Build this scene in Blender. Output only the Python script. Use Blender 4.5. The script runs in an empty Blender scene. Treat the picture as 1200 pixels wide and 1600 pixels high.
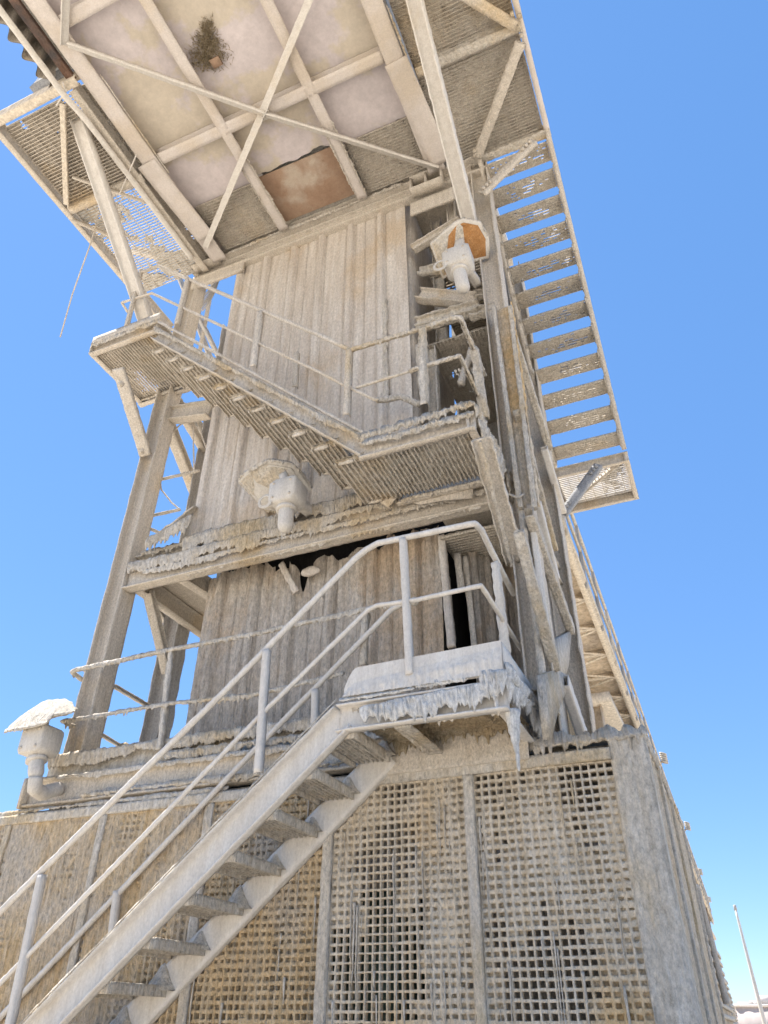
import bpy, math, random
import numpy as np
random.seed(7)
RS = np.random.RandomState(11)
# ------------------------------------------------------------------ camera geometry (solved from vanishing lines)
F = 1150.0
_up = np.array([15., -1630., F]); _up /= np.linalg.norm(_up)
_dy = np.array([605., 816.9, F]); _dy -= _up * (_dy @ _up); _dy /= np.linalg.norm(_dy)
_dx = np.cross(_dy, _up)
R = np.array([_dx, _dy, _up])
CAM = np.array([0., 0., 1.6])
def ray(u, v): return R @ np.array([(u - 600) / F, (v - 800) / F, 1.0])
def PY(u, v, y): r = ray(u, v); return CAM + r * (y / r[1])
def PX(u, v, x): r = ray(u, v); return CAM + r * (x / r[0])
def PZ(u, v, z): r = ray(u, v); return CAM + r * ((z - 1.6) / r[2])
A = 3.93     # front plane of both stairs and landings
B = 4.60     # front plane of the grated enclosure
T = 4.72     # front plane of the tower frame
V = lambda *a: np.array(a, float)
XX, YY, ZZ = V(1, 0, 0), V(0, 1, 0), V(0, 0, 1)

# ------------------------------------------------------------------ numpy noise
_perm = RS.rand(64, 64, 64)
def vnoise(P):
    P = np.asarray(P, float); i = np.floor(P).astype(int); f = P - i; f = f * f * (3 - 2 * f)
    i &= 63; j = (i + 1) & 63
    x0, y0, z0 = i[..., 0], i[..., 1], i[..., 2]; x1, y1, z1 = j[..., 0], j[..., 1], j[..., 2]
    fx, fy, fz = f[..., 0], f[..., 1], f[..., 2]
    a = _perm[x0, y0, z0] * (1 - fx) + _perm[x1, y0, z0] * fx
    b = _perm[x0, y1, z0] * (1 - fx) + _perm[x1, y1, z0] * fx
    c = _perm[x0, y0, z1] * (1 - fx) + _perm[x1, y0, z1] * fx
    d = _perm[x0, y1, z1] * (1 - fx) + _perm[x1, y1, z1] * fx
    e = a * (1 - fy) + b * fy; g = c * (1 - fy) + d * fy
    return (e * (1 - fz) + g * fz) * 2 - 1
def fbm(P, o=3):
    s = 0; a = 1.; t = 0
    for k in range(o):
        s = s + a * vnoise(P * (2.03 ** k) + 17.3 * k); t += a; a *= .5
    return s / t
def n1(s, seed=0.):
    s = np.asarray(s, float); return vnoise(np.stack([s, s * 0 + seed, s * 0 + seed * 1.7], -1))

# ------------------------------------------------------------------ mesh builder
class MB:
    def __init__(s): s.V = []; s.Q = []; s.N = []; s.n = 0
    def add(s, v, quads=None, ngons=()):
        v = np.asarray(v, float).reshape(-1, 3)
        if quads is not None and len(quads): s.Q.append(np.asarray(quads, int).reshape(-1, 4) + s.n)
        for g in ngons: s.N.append([int(k) + s.n for k in g])
        s.V.append(v); s.n += len(v)
        return s
    def loft(s, rings, caps=True, closed=True):
        rings = np.asarray(rings, float); n, m, _ = rings.shape
        i = np.arange(n - 1)[:, None]; j = np.arange(m if closed else m - 1)[None, :]; k = (j + 1) % m
        q = np.stack([i * m + j, i * m + k, (i + 1) * m + k, (i + 1) * m + j], -1).reshape(-1, 4)
        ng = [list(range(m))[::-1], list(range((n - 1) * m, n * m))] if caps else []
        return s.add(rings.reshape(-1, 3), q, ng)
    def bar(s, p0, p1, prof, up=ZZ, res=.05, pres=.06):
        p0 = np.asarray(p0, float); p1 = np.asarray(p1, float); d = p1 - p0; L = np.linalg.norm(d); d /= L
        side = np.cross(d, up); side /= np.linalg.norm(side); u = np.cross(side, d)
        pts = []
        for k in range(len(prof)):
            a = np.array(prof[k], float); b = np.array(prof[(k + 1) % len(prof)], float)
            m = max(1, int(round(np.linalg.norm(b - a) / pres)))
            for t in range(m): pts.append(a + (b - a) * t / m)
        pts = np.array(pts)
        n = max(2, int(L / res) + 1); t = np.linspace(0, 1, n)
        ring = pts[:, :1] * side + pts[:, 1:] * u
        return s.loft((p0 + (p1 - p0) * t[:, None])[:, None, :] + ring[None], True)
    def box(s, lo, hi, res=.08):
        lo = np.asarray(lo, float); hi = np.asarray(hi, float); c = (lo + hi) / 2; e = hi - lo
        return s.bar(V(c[0], lo[1], c[2]), V(c[0], hi[1], c[2]), rect(e[0], e[2]), ZZ, res, res)
    def tube(s, pts, r, k=8, res=.04, caps=True):
        pts = [np.asarray(p, float) for p in pts]; P = []
        for a, b in zip(pts[:-1], pts[1:]):
            n = max(1, int(np.linalg.norm(b - a) / res))
            for t in range(n): P.append(a + (b - a) * t / n)
        P.append(pts[-1]); P = np.array(P)
        Tn = np.gradient(P, axis=0); Tn /= np.linalg.norm(Tn, axis=1)[:, None] + 1e-9
        ref = ZZ if abs(Tn[0] @ ZZ) < .9 else XX
        rings = []
        n0 = np.cross(Tn[0], ref); n0 /= np.linalg.norm(n0)
        for i in range(len(P)):
            n0 = n0 - Tn[i] * (n0 @ Tn[i]); n0 /= np.linalg.norm(n0); b0 = np.cross(Tn[i], n0)
            rr = r[i * len(r) // len(P)] if hasattr(r, '__len__') else r
            a = np.arange(k) * 2 * math.pi / k
            rings.append(P[i] + rr * (np.cos(a)[:, None] * n0 + np.sin(a)[:, None] * b0))
        return s.loft(rings, caps)
    def grid(s, P):
        n, m, _ = P.shape; i = np.arange(n - 1)[:, None]; j = np.arange(m - 1)[None, :]
        return s.add(P.reshape(-1, 3), np.stack([i * m + j, (i + 1) * m + j, (i + 1) * m + j + 1, i * m + j + 1], -1).reshape(-1, 4))
    def lathe(s, c, prof, axis=ZZ, k=20):
        axis = np.asarray(axis, float) / np.linalg.norm(axis); ref = XX if abs(axis @ XX) < .8 else YY
        a0 = np.cross(axis, ref); a0 /= np.linalg.norm(a0); b0 = np.cross(axis, a0); a = np.arange(k) * 2 * math.pi / k
        return s.loft([np.asarray(c) + axis * h + r * (np.cos(a)[:, None] * a0 + np.sin(a)[:, None] * b0) for r, h in prof])
    def noise(s, amp=.004, f=18., zf=.4, o=2):
        v = np.concatenate(s.V); P = v * V(f, f, f * zf)
        d = np.stack([fbm(P, o), fbm(P + 31.7, o), fbm(P + 77.1, o) * .5], -1)
        s.V = [v + d * amp]; return s
    def curtain(s, p0, p1, out, drop=.03, spike=.06, thick=.02, top=.01, res=.009, dens=22., fl=75., patch=.0):
        """fluted salt crust hanging from an edge: closed band of narrow vertical ribs with stalactite tips"""
        p0 = np.asarray(p0, float); p1 = np.asarray(p1, float); L = np.linalg.norm(p1 - p0)
        res = res * .62; n = max(6, int(L / res)); t = np.linspace(0, L, n); sd = random.random() * 60
        ext = drop * np.clip(.78 + .55 * n1(t * 3, sd) + .4 * n1(t * 13, sd + 3) + .3 * n1(t * fl * .6, sd + 4), .1, 3)
        Lk = ext.copy(); bul = np.zeros(n)
        for k in range(int(L * dens * 1.5)):
            c = random.random() * L; w = random.uniform(.006, .017); l = spike * (random.random() ** 2.4) * (1. + .6 * n1(c * 2, sd + 9))
            g = np.clip(1 - np.abs(t - c) / w, 0, 1)
            Lk = np.maximum(Lk, ext + l * g ** .7); bul = np.maximum(bul, g * .4)
        cov = np.clip(.9 + 1.2 * n1(t * 4.5, sd + 21), .15, 1.) if patch else 1.
        Tk = thick * np.clip(.75 + .4 * n1(t * 7, sd + 5) + bul, .25, 2.) * cov
        fade = np.clip(np.minimum(t, L - t) / .03, .05, 1)
        Lk *= fade ** .5; Tk *= fade
        base = p0 + (p1 - p0) * (t / L)[:, None]; out = np.asarray(out, float)
        tp = top * np.clip(.8 + .6 * n1(t * 7, sd + 11) + .7 * n1(t * 30, sd + 13), .05, 3)
        cs = np.array([0., .1, .22, .36, .5, .64, .77, .9, 1.]); pr = np.array([.75, 1., 1., .95, .9, .8, .66, .42, .05])
        rg = [base - out * .004 + ZZ * 0, base - out * .003 + ZZ * tp[:, None] * .9, base + out * (Tk * .45)[:, None] + ZZ * tp[:, None]]
        for c, p in zip(cs, pr):
            tt = t + .006 * n1(c * 5 + t * 11, sd + 31)
            f_ = np.stack([tt * fl, tt * 0 + c * Lk * 14, tt * 0 + sd], -1)
            fx = .42 + .75 * np.abs(vnoise(f_)) ** .7 + .3 * vnoise(f_ * V(.45, 2, 1))
            rg.append(base + out * (Tk * p * np.clip(fx, .12, 1.6))[:, None] - ZZ * (c * Lk)[:, None])
        rg.append(base - out * .004 - ZZ * (.7 * Lk)[:, None])
        return s.loft(np.stack(rg, 1), True)
    def build(s, name, mat, parent=None, smooth=False, label=None):
        v = np.concatenate(s.V)
        org = ORG.get(parent.name, V(0, 0, 0)) if parent is not None else V(0, 0, 0)
        v = v - org
        q = np.concatenate(s.Q) if s.Q else np.zeros((0, 4), int)
        me = bpy.data.meshes.new(name)
        nl = len(q) * 4 + sum(len(g) for g in s.N); npoly = len(q) + len(s.N)
        me.vertices.add(len(v)); me.vertices.foreach_set('co', v.ravel())
        me.loops.add(nl); me.polygons.add(npoly)
        li = np.concatenate([q.ravel()] + [np.array(g) for g in s.N]).astype(np.int32)
        tot = np.concatenate([np.full(len(q), 4), np.array([len(g) for g in s.N], int)]).astype(np.int32)
        me.loops.foreach_set('vertex_index', li)
        me.polygons.foreach_set('loop_start', np.concatenate([[0], np.cumsum(tot)[:-1]]).astype(np.int32))
        me.polygons.foreach_set('loop_total', tot)
        me.update(calc_edges=True); me.validate()
        if smooth: me.polygons.foreach_set('use_smooth', np.ones(len(me.polygons), bool))
        me.materials.append(MAT[mat])
        o = bpy.data.objects.new(name, me); COL.objects.link(o)
        if parent is not None: o.parent = parent
        ORG[o.name] = org
        if label: o['label'] = label
        return o
ORG = {}
COL = bpy.context.scene.collection
def rect(w, h): return [(-w/2, -h/2), (w/2, -h/2), (w/2, h/2), (-w/2, h/2)]
def Iv(w, h, t=.012):
    a, b, c = w / 2, h / 2, t / 2
    return [(-a, -b), (a, -b), (a, -b + t), (c, -b + t), (c, b - t), (a, b - t), (a, b), (-a, b), (-a, b - t), (-c, b - t), (-c, -b + t), (-a, -b + t)]
def Ih(w, h, t=.012): return [(y, x) for x, y in Iv(h, w, t)][::-1]
def Ch(w, h, t=.01, s=1):   # channel: web on side -s, flanges towards +s
    a, b = w / 2, h / 2
    p = [(-a, -b), (a, -b), (a, -b + t), (-a + t, -b + t), (-a + t, b - t), (a, b - t), (a, b), (-a, b)]
    return p if s > 0 else [(-x, y) for x, y in p][::-1]
def La(w, h, t=.008):
    a, b = w / 2, h / 2
    return [(-a, -b), (a, -b), (a, -b + t), (-a + t, -b + t), (-a + t, b), (-a, b)]
def thing(name, label, cat, loc=(0, 0, 0), group=None):
    o = bpy.data.objects.new(name, None); o.location = loc; COL.objects.link(o); ORG[o.name] = V(*loc)
    o['label'] = label; o['category'] = cat
    if group: o['group'] = group
    return o

# ------------------------------------------------------------------ materials
MAT = {}
BR = dict(dust_steel=1.13, dust_cladding=1.2, dust_cladding_rough=1.36, salt_crust=1.08, tan_mesh=1.14, grey_mesh=1.14, grating_clogged=1.1, pale_steel=1.04, brown_salt=1.25, grey_steel=1.25)
def dusty(name, c1, c2, c3=None, bump=.5, fine=70., streak=6., rough=.9, f3=.5, patch=1.2, bdist=.02, fleck=1., pw=.13):
    c1, c2, c3 = [tuple(np.clip(np.array(c) * V(1.0, 1.005, 1.015) * BR.get(name, 1.), 0, .8)) if c else None for c in (c1, c2, c3)]
    m = bpy.data.materials.new(name); m.use_nodes = True; nt = m.node_tree; N = nt.nodes; Lk = nt.links
    bs = N['Principled BSDF']; bs.inputs['Roughness'].default_value = rough
    bs.inputs['Specular IOR Level'].default_value = .2
    geo = N.new('ShaderNodeNewGeometry')
    def mapped(sx, sy, sz):
        mp = N.new('ShaderNodeMapping'); mp.inputs['Scale'].default_value = (sx, sy, sz); Lk.new(geo.outputs['Position'], mp.inputs['Vector']); return mp.outputs[0]
    def noise(vec, sc, det=5, ro=.6):
        n = N.new('ShaderNodeTexNoise'); n.inputs['Scale'].default_value = sc; n.inputs['Detail'].default_value = det; n.inputs['Roughness'].default_value = ro; Lk.new(vec, n.inputs['Vector']); return n.outputs['Fac']
    def ramp(fac, a, b):
        r = N.new('ShaderNodeMapRange'); r.inputs[1].default_value = a; r.inputs[2].default_value = b; Lk.new(fac, r.inputs[0]); return r.outputs[0]
    def mix(f, a, b, typ='MIX'):
        x = N.new('ShaderNodeMix'); x.data_type = 'RGBA'; x.blend_type = typ
        if isinstance(f, float): x.inputs[0].default_value = f
        else: Lk.new(f, x.inputs[0])
        for s, c in ((6, a), (7, b)):
            if isinstance(c, tuple): x.inputs[s].default_value = (*c, 1)
            else: Lk.new(c, x.inputs[s])
        return x.outputs[2]
    st = noise(mapped(streak * 3, streak * 3, streak * .22), 1., 5, .65)
    pt = noise(mapped(1, 1, .7), patch, 5, .6)
    col = mix(ramp(st, .35, .68), c1, c2)
    if c3: col = mix(ramp(pt, f3, f3 + pw), col, c3)
    sp = noise(mapped(1, 1, .6), fine, 5, .8)
    g = N.new('ShaderNodeMapRange'); g.inputs[1].default_value = .3; g.inputs[2].default_value = .7; g.inputs[3].default_value = 1 - .45 * fleck; g.inputs[4].default_value = 1 + .26 * fleck; Lk.new(sp, g.inputs[0])
    hs = N.new('ShaderNodeHueSaturation'); Lk.new(col, hs.inputs['Color']); Lk.new(g.outputs[0], hs.inputs['Value'])
    Lk.new(hs.outputs[0], bs.inputs['Base Color'])
    mid = noise(mapped(1, 1, .35), fine * .33, 4, .6)
    vr = noise(mapped(1, 1, .13), fine * .9, 3, .6)
    rd = N.new('ShaderNodeMath'); rd.operation = 'MULTIPLY'; Lk.new(vr, rd.inputs[0]); rd.inputs[1].default_value = 1.6; vr2 = rd.outputs[0]
    ad = N.new('ShaderNodeMath'); ad.operation = 'ADD'; Lk.new(sp, ad.inputs[0]); Lk.new(mid, ad.inputs[1])
    ad2 = N.new('ShaderNodeMath'); ad2.operation = 'ADD'; Lk.new(ad.outputs[0], ad2.inputs[0]); Lk.new(st, ad2.inputs[1])
    bp = N.new('ShaderNodeBump'); bp.inputs['Strength'].default_value = bump; bp.inputs['Distance'].default_value = bdist
    ad3 = N.new('ShaderNodeMath'); ad3.operation = 'ADD'; Lk.new(ad2.outputs[0], ad3.inputs[0]); Lk.new(vr2, ad3.inputs[1]); Lk.new(ad3.outputs[0], bp.inputs['Height']); Lk.new(bp.outputs[0], bs.inputs['Normal'])
    MAT[name] = m; return m
W1, W2, TAN = (.50, .455, .39), (.60, .56, .50), (.52, .42, .27)
dusty('dust_steel', (.50, .44, .36), (.60, .54, .46), (.52, .41, .27), bump=.5, f3=.58)
dusty('dust_cladding', (.45, .39, .325), (.58, .53, .465), (.48, .39, .29), bump=.5, streak=5, f3=.56, fleck=.7, fine=45)
dusty('dust_cladding_rough', (.40, .34, .275), (.53, .48, .415), (.47, .36, .25), bump=.9, streak=6, f3=.52, fine=38, bdist=.035)
dusty('salt_crust', (.54, .475, .385), (.67, .62, .545), (.58, .46, .30), bump=.8, fine=45, f3=.54, bdist=.025)
dusty('white_salt', (.63, .605, .56), (.75, .725, .68), None, bump=.7, fine=45)
dusty('pale_steel', (.57, .525, .465), (.66, .62, .56), (.58, .50, .39), bump=.22, f3=.60, fleck=.4)
dusty('tan_mesh', (.58, .41, .22), (.67, .54, .37), (.57, .49, .39), bump=.9, streak=8, f3=.5, fine=42, bdist=.03)
dusty('grey_mesh', (.55, .45, .32), (.63, .555, .45), (.60, .42, .22), bump=.8, streak=7, f3=.52, patch=.9, fine=42)
dusty('ceiling_plate', (.53, .475, .465), (.60, .535, .52), (.54, .475, .385), bump=.12, streak=.7, f3=.48, patch=1.1, fine=9., bdist=.012, fleck=.34, pw=.045)
dusty('deck_beam', (.57, .51, .455), (.64, .58, .53), (.57, .49, .40), bump=.3, streak=2, fleck=.4)
dusty('rust_plate', (.31, .20, .135), (.38, .265, .185), (.47, .39, .31), bump=.2, streak=1.2, f3=.52, patch=1.8, fleck=.3, fine=20)
dusty('grating_clogged', (.56, .49, .40), (.66, .60, .51), (.58, .48, .35), bump=.9, streak=6, f3=.55)
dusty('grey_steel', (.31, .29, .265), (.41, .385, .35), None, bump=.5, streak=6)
dusty('bracket_grey', (.28, .28, .285), (.38, .38, .38), None, bump=.2)
dusty('brown_channel', (.13, .075, .05), (.24, .15, .11), (.08, .075, .075), bump=.3, streak=2)
dusty('interior_shade', (.03, .028, .025), (.05, .045, .04), None, bump=.2)  # near-black colour standing in for the shade inside the shaft
dusty('warm_steel', (.60, .52, .41), (.68, .60, .49), None, bump=.3, fine=20)
dusty('brown_salt', (.38, .30, .19), (.52, .43, .30), (.44, .33, .20), bump=1., fine=40, bdist=.03)
dusty('lamp_paint', (.55, .505, .44), (.63, .585, .52), (.54, .46, .36), bump=.25, f3=.60, fleck=.5)
dusty('rust_orange', (.36, .17, .06), (.45, .24, .10), (.52, .46, .37), bump=.3, streak=5, f3=.60, patch=7)
dusty('green_paint', (.10, .15, .12), (.16, .21, .17), None, bump=.2)
dusty('ground_salt', (.60, .53, .43), (.68, .61, .51), (.52, .45, .36), bump=.6, fine=8, streak=.3, patch=.25, bdist=.05)
dusty('hill_rock', (.42, .36, .33), (.50, .44, .41), None, bump=.3, fine=.05, streak=.002)
dusty('far_tan', (.52, .42, .30), (.62, .52, .40), (.44, .37, .29), bump=.3, fine=12, streak=3)
m = bpy.data.materials.new('lamp_glass'); m.use_nodes = True
b = m.node_tree.nodes['Principled BSDF']; b.inputs['Base Color'].default_value = (.75, .76, .76, 1); b.inputs['Roughness'].default_value = .15; MAT['lamp_glass'] = m

# ------------------------------------------------------------------ generators
def bar_grating(nm, c, ux, lx, uy, ly, spacing, parent, mat='grating_clogged', clog=.5, depth=.03, rod=.12, nz=.004, seed=0., smat=None, res=.06, tk=.007, lift=-.001):
    """bearing bars along ux (length lx) repeated along uy (extent ly), cross rods, and salt lying in the gaps"""
    mb = MB(); n = int(ly / spacing)
    for k in range(n + 1):
        p = c + uy * (k * ly / n)
        mb.bar(p, p + ux * lx, rect(tk, depth), np.cross(ux, uy), res=res, pres=.05)
    for k in range(int(lx / rod) + 1):
        p = c + ux * min(lx, k * rod); mb.bar(p, p + uy * ly, rect(.008, .008), np.cross(ux, uy), res=.12, pres=.05)
    mb.noise(nz, 40, 1)
    g = mb.build('grating', mat, parent)
    if clog > 0:
        s = MB(); a = max(2, int(lx / .02)); b_ = max(2, int(ly / .02))
        i, j = np.meshgrid(np.linspace(0, lx, a), np.linspace(0, ly, b_), indexing='ij')
        P = c + ux * i[..., None] + uy * j[..., None]
        nv = fbm(P * 3.1 + seed, 3) * 1.5 + fbm(P * 22 + seed, 2) * .45
        upv = np.cross(ux, uy); upv = upv * np.sign(upv[2])
        h = .002 + .012 * fbm(P * 30, 2)
        Pt = P + upv * (h + lift + .008 * np.clip(nv, -.5, 1.))[..., None]
        idx = np.arange(a * b_).reshape(a, b_)
        q = np.stack([idx[:-1, :-1], idx[1:, :-1], idx[1:, 1:], idx[:-1, 1:]], -1).reshape(-1, 4)
        keep = ((nv[:-1, :-1] + nv[1:, 1:]) / 2 > (.5 - clog) * 2).ravel()
        if keep.any():
            s.add(Pt.reshape(-1, 3), q[keep]); s.add((Pt + upv * .02).reshape(-1, 3), q[keep])
            s.build('salt_layer', smat or mat, g, smooth=True)
    return g

def square_mesh(x0, x1, z0, z1, y, clogf, seed=0., cell=.048, outx=None, streaks=1.):
    """moulded square grating as one sheet, cells clogged where clogf says"""
    nx = max(1, int(round((x1 - x0) / cell))); nz = max(1, int(round((z1 - z0) / cell)))
    cx = (x1 - x0) / nx; cz = (z1 - z0) / nz
    i, k = np.meshgrid(np.arange(nx), np.arange(nz), indexing='ij'); i = i.ravel(); k = k.ravel(); n = len(i)
    xc = x0 + (i + .5) * cx; zc = z0 + (k + .5) * cz
    cl = clogf(xc, zc) + RS.rand(n) * .22 - .11
    cl = cl + .75 * np.clip(fbm(np.stack([xc * 7, xc * 0 + seed, zc * 3.2], -1), 2) - .12, 0, .6)
    cl = np.clip(cl, 0, 1.2)
    a8 = V(-1, 0, 1, 1, 1, 0, -1, -1); b8 = V(-1, -1, -1, 0, 1, 1, 1, 0)
    ow = .41 - .11 * np.clip(cl, 0, 1); hw = cx * ow; hh = cz * (ow - .16 * np.clip(cl, 0, 1))
    off = RS.randn(n) * .05 * np.clip(cl, .2, 1)
    jit = 1 + (RS.rand(n, 8) - .5) * (.06 + .38 * np.clip(cl - .2, 0, 1))[:, None]
    def mk(px, pz, d):
        Y_ = np.zeros_like(px) + y + d
        return np.stack([px, Y_, pz], -1)
    outer = mk(xc[:, None] + a8 * cx / 2, zc[:, None] + b8 * cz / 2, 0)
    inn = mk(xc[:, None] + a8 * hw[:, None] * jit, (zc + off * cz)[:, None] + b8 * hh[:, None] * jit, 0)
    rec = np.where(cl > .86, .005 + .008 * RS.rand(n), np.where(cl > .45, .014 + .016 * RS.rand(n), .042))
    back = inn.copy(); back[..., 1] += rec[:, None]; back[..., 0] = xc[:, None] + (back[..., 0] - xc[:, None]) * np.where(cl > .5, .75, .95)[:, None]
    # vertical run-down relief on the front face
    def relief(P, w):
        s = np.abs(fbm(P * V(34, 1, 2.2) + seed, 2)) * .026 + fbm(P * V(80, 1, 22) + seed, 2) * .007 + fbm(P * 5 + seed, 2) * .006
        c2 = clogf(P[..., 0], P[..., 2])
        P = P.copy(); P[..., 1] -= np.clip(s * streaks * w * (.2 + 1.2 * np.clip(c2, 0, 1.1)), -.006, .045); P[..., 0] += fbm(P * V(30, 1, 30) + 5, 2) * .004 * (c2 * .8 + .15); P[..., 2] += fbm(P * V(30, 1, 30) + 15, 2) * .007 * (c2 * .8 + .1); return P
    outer = relief(outer, 1.); inn = relief(inn, 1.15)
    base = np.arange(n)[:, None] * 24; j = np.arange(8)[None]; j2 = (j + 1) % 8
    Vt = np.concatenate([outer, inn, back], 1).reshape(-1, 3)
    q1 = np.stack([base + j, base + j2, base + 8 + j2, base + 8 + j], -1).reshape(-1, 4)
    q2 = np.stack([base + 8 + j, base + 8 + j2, base + 16 + j2, base + 16 + j], -1).reshape(-1, 4)
    cap = np.nonzero(cl > .45)[0]; cb = cap[:, None] * 24 + 16
    c1 = np.concatenate([cb + V(0, 1, 2, 3).astype(int), cb + V(0, 3, 4, 7).astype(int), cb + V(4, 5, 6, 7).astype(int)])
    mb = MB(); mb.add(Vt, np.concatenate([q1, q2, c1])); return mb

def clogged_sheet(x0, x1, z0, z1, y, seed):
    nx = int((x1 - x0) / .0065); nz = int((z1 - z0) / .0125)
    x, z = np.meshgrid(np.linspace(x0, x1, nx), np.linspace(z0, z1, nz), indexing='ij'); P = np.stack([x, x * 0 + y, z], -1)
    Q = P + V(.5, 0, 0) * (.02 * fbm(P * V(3, 1, 3) + seed, 2))[..., None]
    fl = np.abs(vnoise(Q * V(46, 1, 1.9) + seed)) ** .6 * .015 + np.abs(vnoise(Q * V(85, 1, 7) + seed * 2)) * .007 + fbm(P * V(60, 1, 34), 2) * .005 + fbm(P * V(5, 1, 2.2) + seed, 3) * .016
    m = clip01(.55 + 1.6 * fbm(P * V(1.9, 1, 1.3) + seed * 3, 3) - .55 * vnoise(Q * V(30, 1, 2.5) + 3))
    ph = (np.abs((x / .048) % 1 - .5) < .27) & (np.abs((z / .048) % 1 - .5) < .24 - .1 * vnoise(P * V(20, 1, 20)))
    P[..., 1] -= fl * (.45 + .7 * m) - np.where(ph, .030 * clip01(1.15 - 1.25 * m + .5 * vnoise(P * V(21, 1, 21))), 0)
    mb = MB(); mb.grid(P[::-1]); mb.grid((P + YY * .03)); return mb
def clip01(a): return np.clip(a, 0, 1)
def corrugated(x0, x1, z0, z1, y, pitch, parent, mat, top=None, bot=None, name='cladding_sheet', lean=0., rough=.006, ph=0., xl=None, depth=.042, label=None):
    nx = int((x1 - x0) / .013); nz = int((z1 - z0) / .02)
    s, t = np.meshgrid(np.linspace(0, 1, nx), np.linspace(0, 1, nz), indexing='ij')
    x = x0 + (x1 - x0) * s; zb = z0 + (bot(x) if bot else 0 * x); zt = z1 + (top(x) if top else 0 * x)
    z = zb + (zt - zb) * t
    f = ((x - x0) / pitch + ph) % 1.; rg = np.clip(1 - np.abs(f - .5) / .13, 0, .45) / .45 * depth - .02 * np.exp(-((f - .355) / .022) ** 2) - .02 * np.exp(-((f - .645) / .022) ** 2) - .02 * np.exp(-((f - .98) / .015) ** 2)
    f2 = ((x - x0) / pitch + ph + .27) % 1.; rg += 0 * f2
    P = np.stack([x + lean * (z - z0), y - rg, z], -1)
    P[..., 1] -= rough * (1 + .9 * np.clip(8.2 - P[..., 2], 0, 2) / 2) * (.55 * fbm(P * V(36, 3, 2.0), 2) + .5 * np.clip(fbm(P * V(45, 3, 16), 2), 0, 1) + .9 * np.clip(fbm(P * V(9, 3, 2), 2) - .25, 0, 1)) + .01 * fbm(P * V(2.2, 1, 1.1), 2)
    mb = MB(); mb.grid(P); Q = P.copy(); Q[..., 1] += .004; mb.grid(Q[::-1])
    return mb.build(name, mat, parent, smooth=True, label=label)

# ================================================================== GROUND, HILLS
mb = MB(); n = 60; g = np.linspace(-1, 1, n); g = np.sign(g) * np.abs(g) ** 3 * 9000
gx, gy = np.meshgrid(g, g, indexing='ij'); P = np.stack([gx, gy, .0 * gx], -1); mb.grid(P)
o = mb.build('ground', 'ground_salt'); o['kind'] = 'structure'
mb = MB(); x = np.linspace(-900, 1500, 90)
r = []
for yy, s in ((2500, 0), (2650, .75), (2850, 1.), (3100, .5), (3400, 0)):
    h = (62 + 26 * n1(x * .004, 3.) + 14 * n1(x * .013, 5.)) * s - 1; r.append(np.stack([x, x * 0 + yy, h], -1))
mb.grid(np.stack(r, 1)); o = mb.build('hills', 'hill_rock', smooth=True); o['kind'] = 'structure'

# ================================================================== GRATED ENCLOSURE
H0 = 3.06; XR = -.30
enc = thing('grated_enclosure', 'salt-caked enclosure of square grating panels carrying the tower, at the foot of the stair', 'enclosure', (-3, 5.5, 0))
def corner_post():
    mb = MB(); n = 150; zz = np.linspace(0, H0, n); rings = []
    sec = []
    for t in np.linspace(0, 1, 12): sec.append((-.515 + t * .215, 0))
    for t in np.linspace(0, 1, 9)[1:]: sec.append((XR + .0, t * .16))
    sec.append((XR - .05, .16)); sec.append((-.515, .06)); sec = np.array(sec)
    for z in zz: rings.append([(a, B - .012 + b, z) for a, b in sec])
    Rg = np.array(rings); d = .010 * fbm(Rg * V(40, 40, 2.4), 3) + .006 * fbm(Rg * V(70, 70, 12), 2)
    Rg[..., 1] -= d; Rg[..., 0] += d * .7; mb.loft(Rg); return mb
corner_post().build('corner_post', 'salt_crust', enc, smooth=True)
def cl_right(x, z):
    P = np.stack([x * 2.2, x * 0 + 1., z * 1.6], -1)
    return .50 + .42 * fbm(P, 3) + .35 * fbm(np.stack([x * 9, x * 0, z * 1.1], -1), 2) - .28 * np.clip((z - 2.62) / .25, 0, 1) - .10 * np.clip((2.2 - z), 0, 1) + .12 * (x < -1.6)
def cl_mid(x, z):
    P = np.stack([x * 2.4, x * 0 + 4., z * 1.5], -1)
    g = .56 + .5 * fbm(P, 3) + .25 * fbm(np.stack([x * 8, x * 0, z * 2.1], -1), 2)
    g -= .55 * np.exp(-((x + 2.05) / .28) ** 2) * (z < 2.7); g -= .25 * np.clip((z - 2.68) / .2, 0, 1); g += .45 * np.exp(-(((x + 1.63) / .16) ** 2))
    return g
def cl_left(x, z):
    P = np.stack([x * 2.0, x * 0 + 9., z * 1.2], -1)
    return .84 + .5 * fbm(P, 3) + .25 * fbm(np.stack([x * 9, x * 0, z * 1.5], -1), 2) - .34 * np.clip((x + 3.3) / .4, 0, 1) * (z < 2.5)
zt = H0 - .13
posts = [(-1.40, .065), (-2.37, .07), (-3.33, .07), (-4.29, .06), (-5.25, .06), (-6.2, .06), (-7.1, .06)]
edges = [XR - .21] + [p[0] for p in posts]
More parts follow.
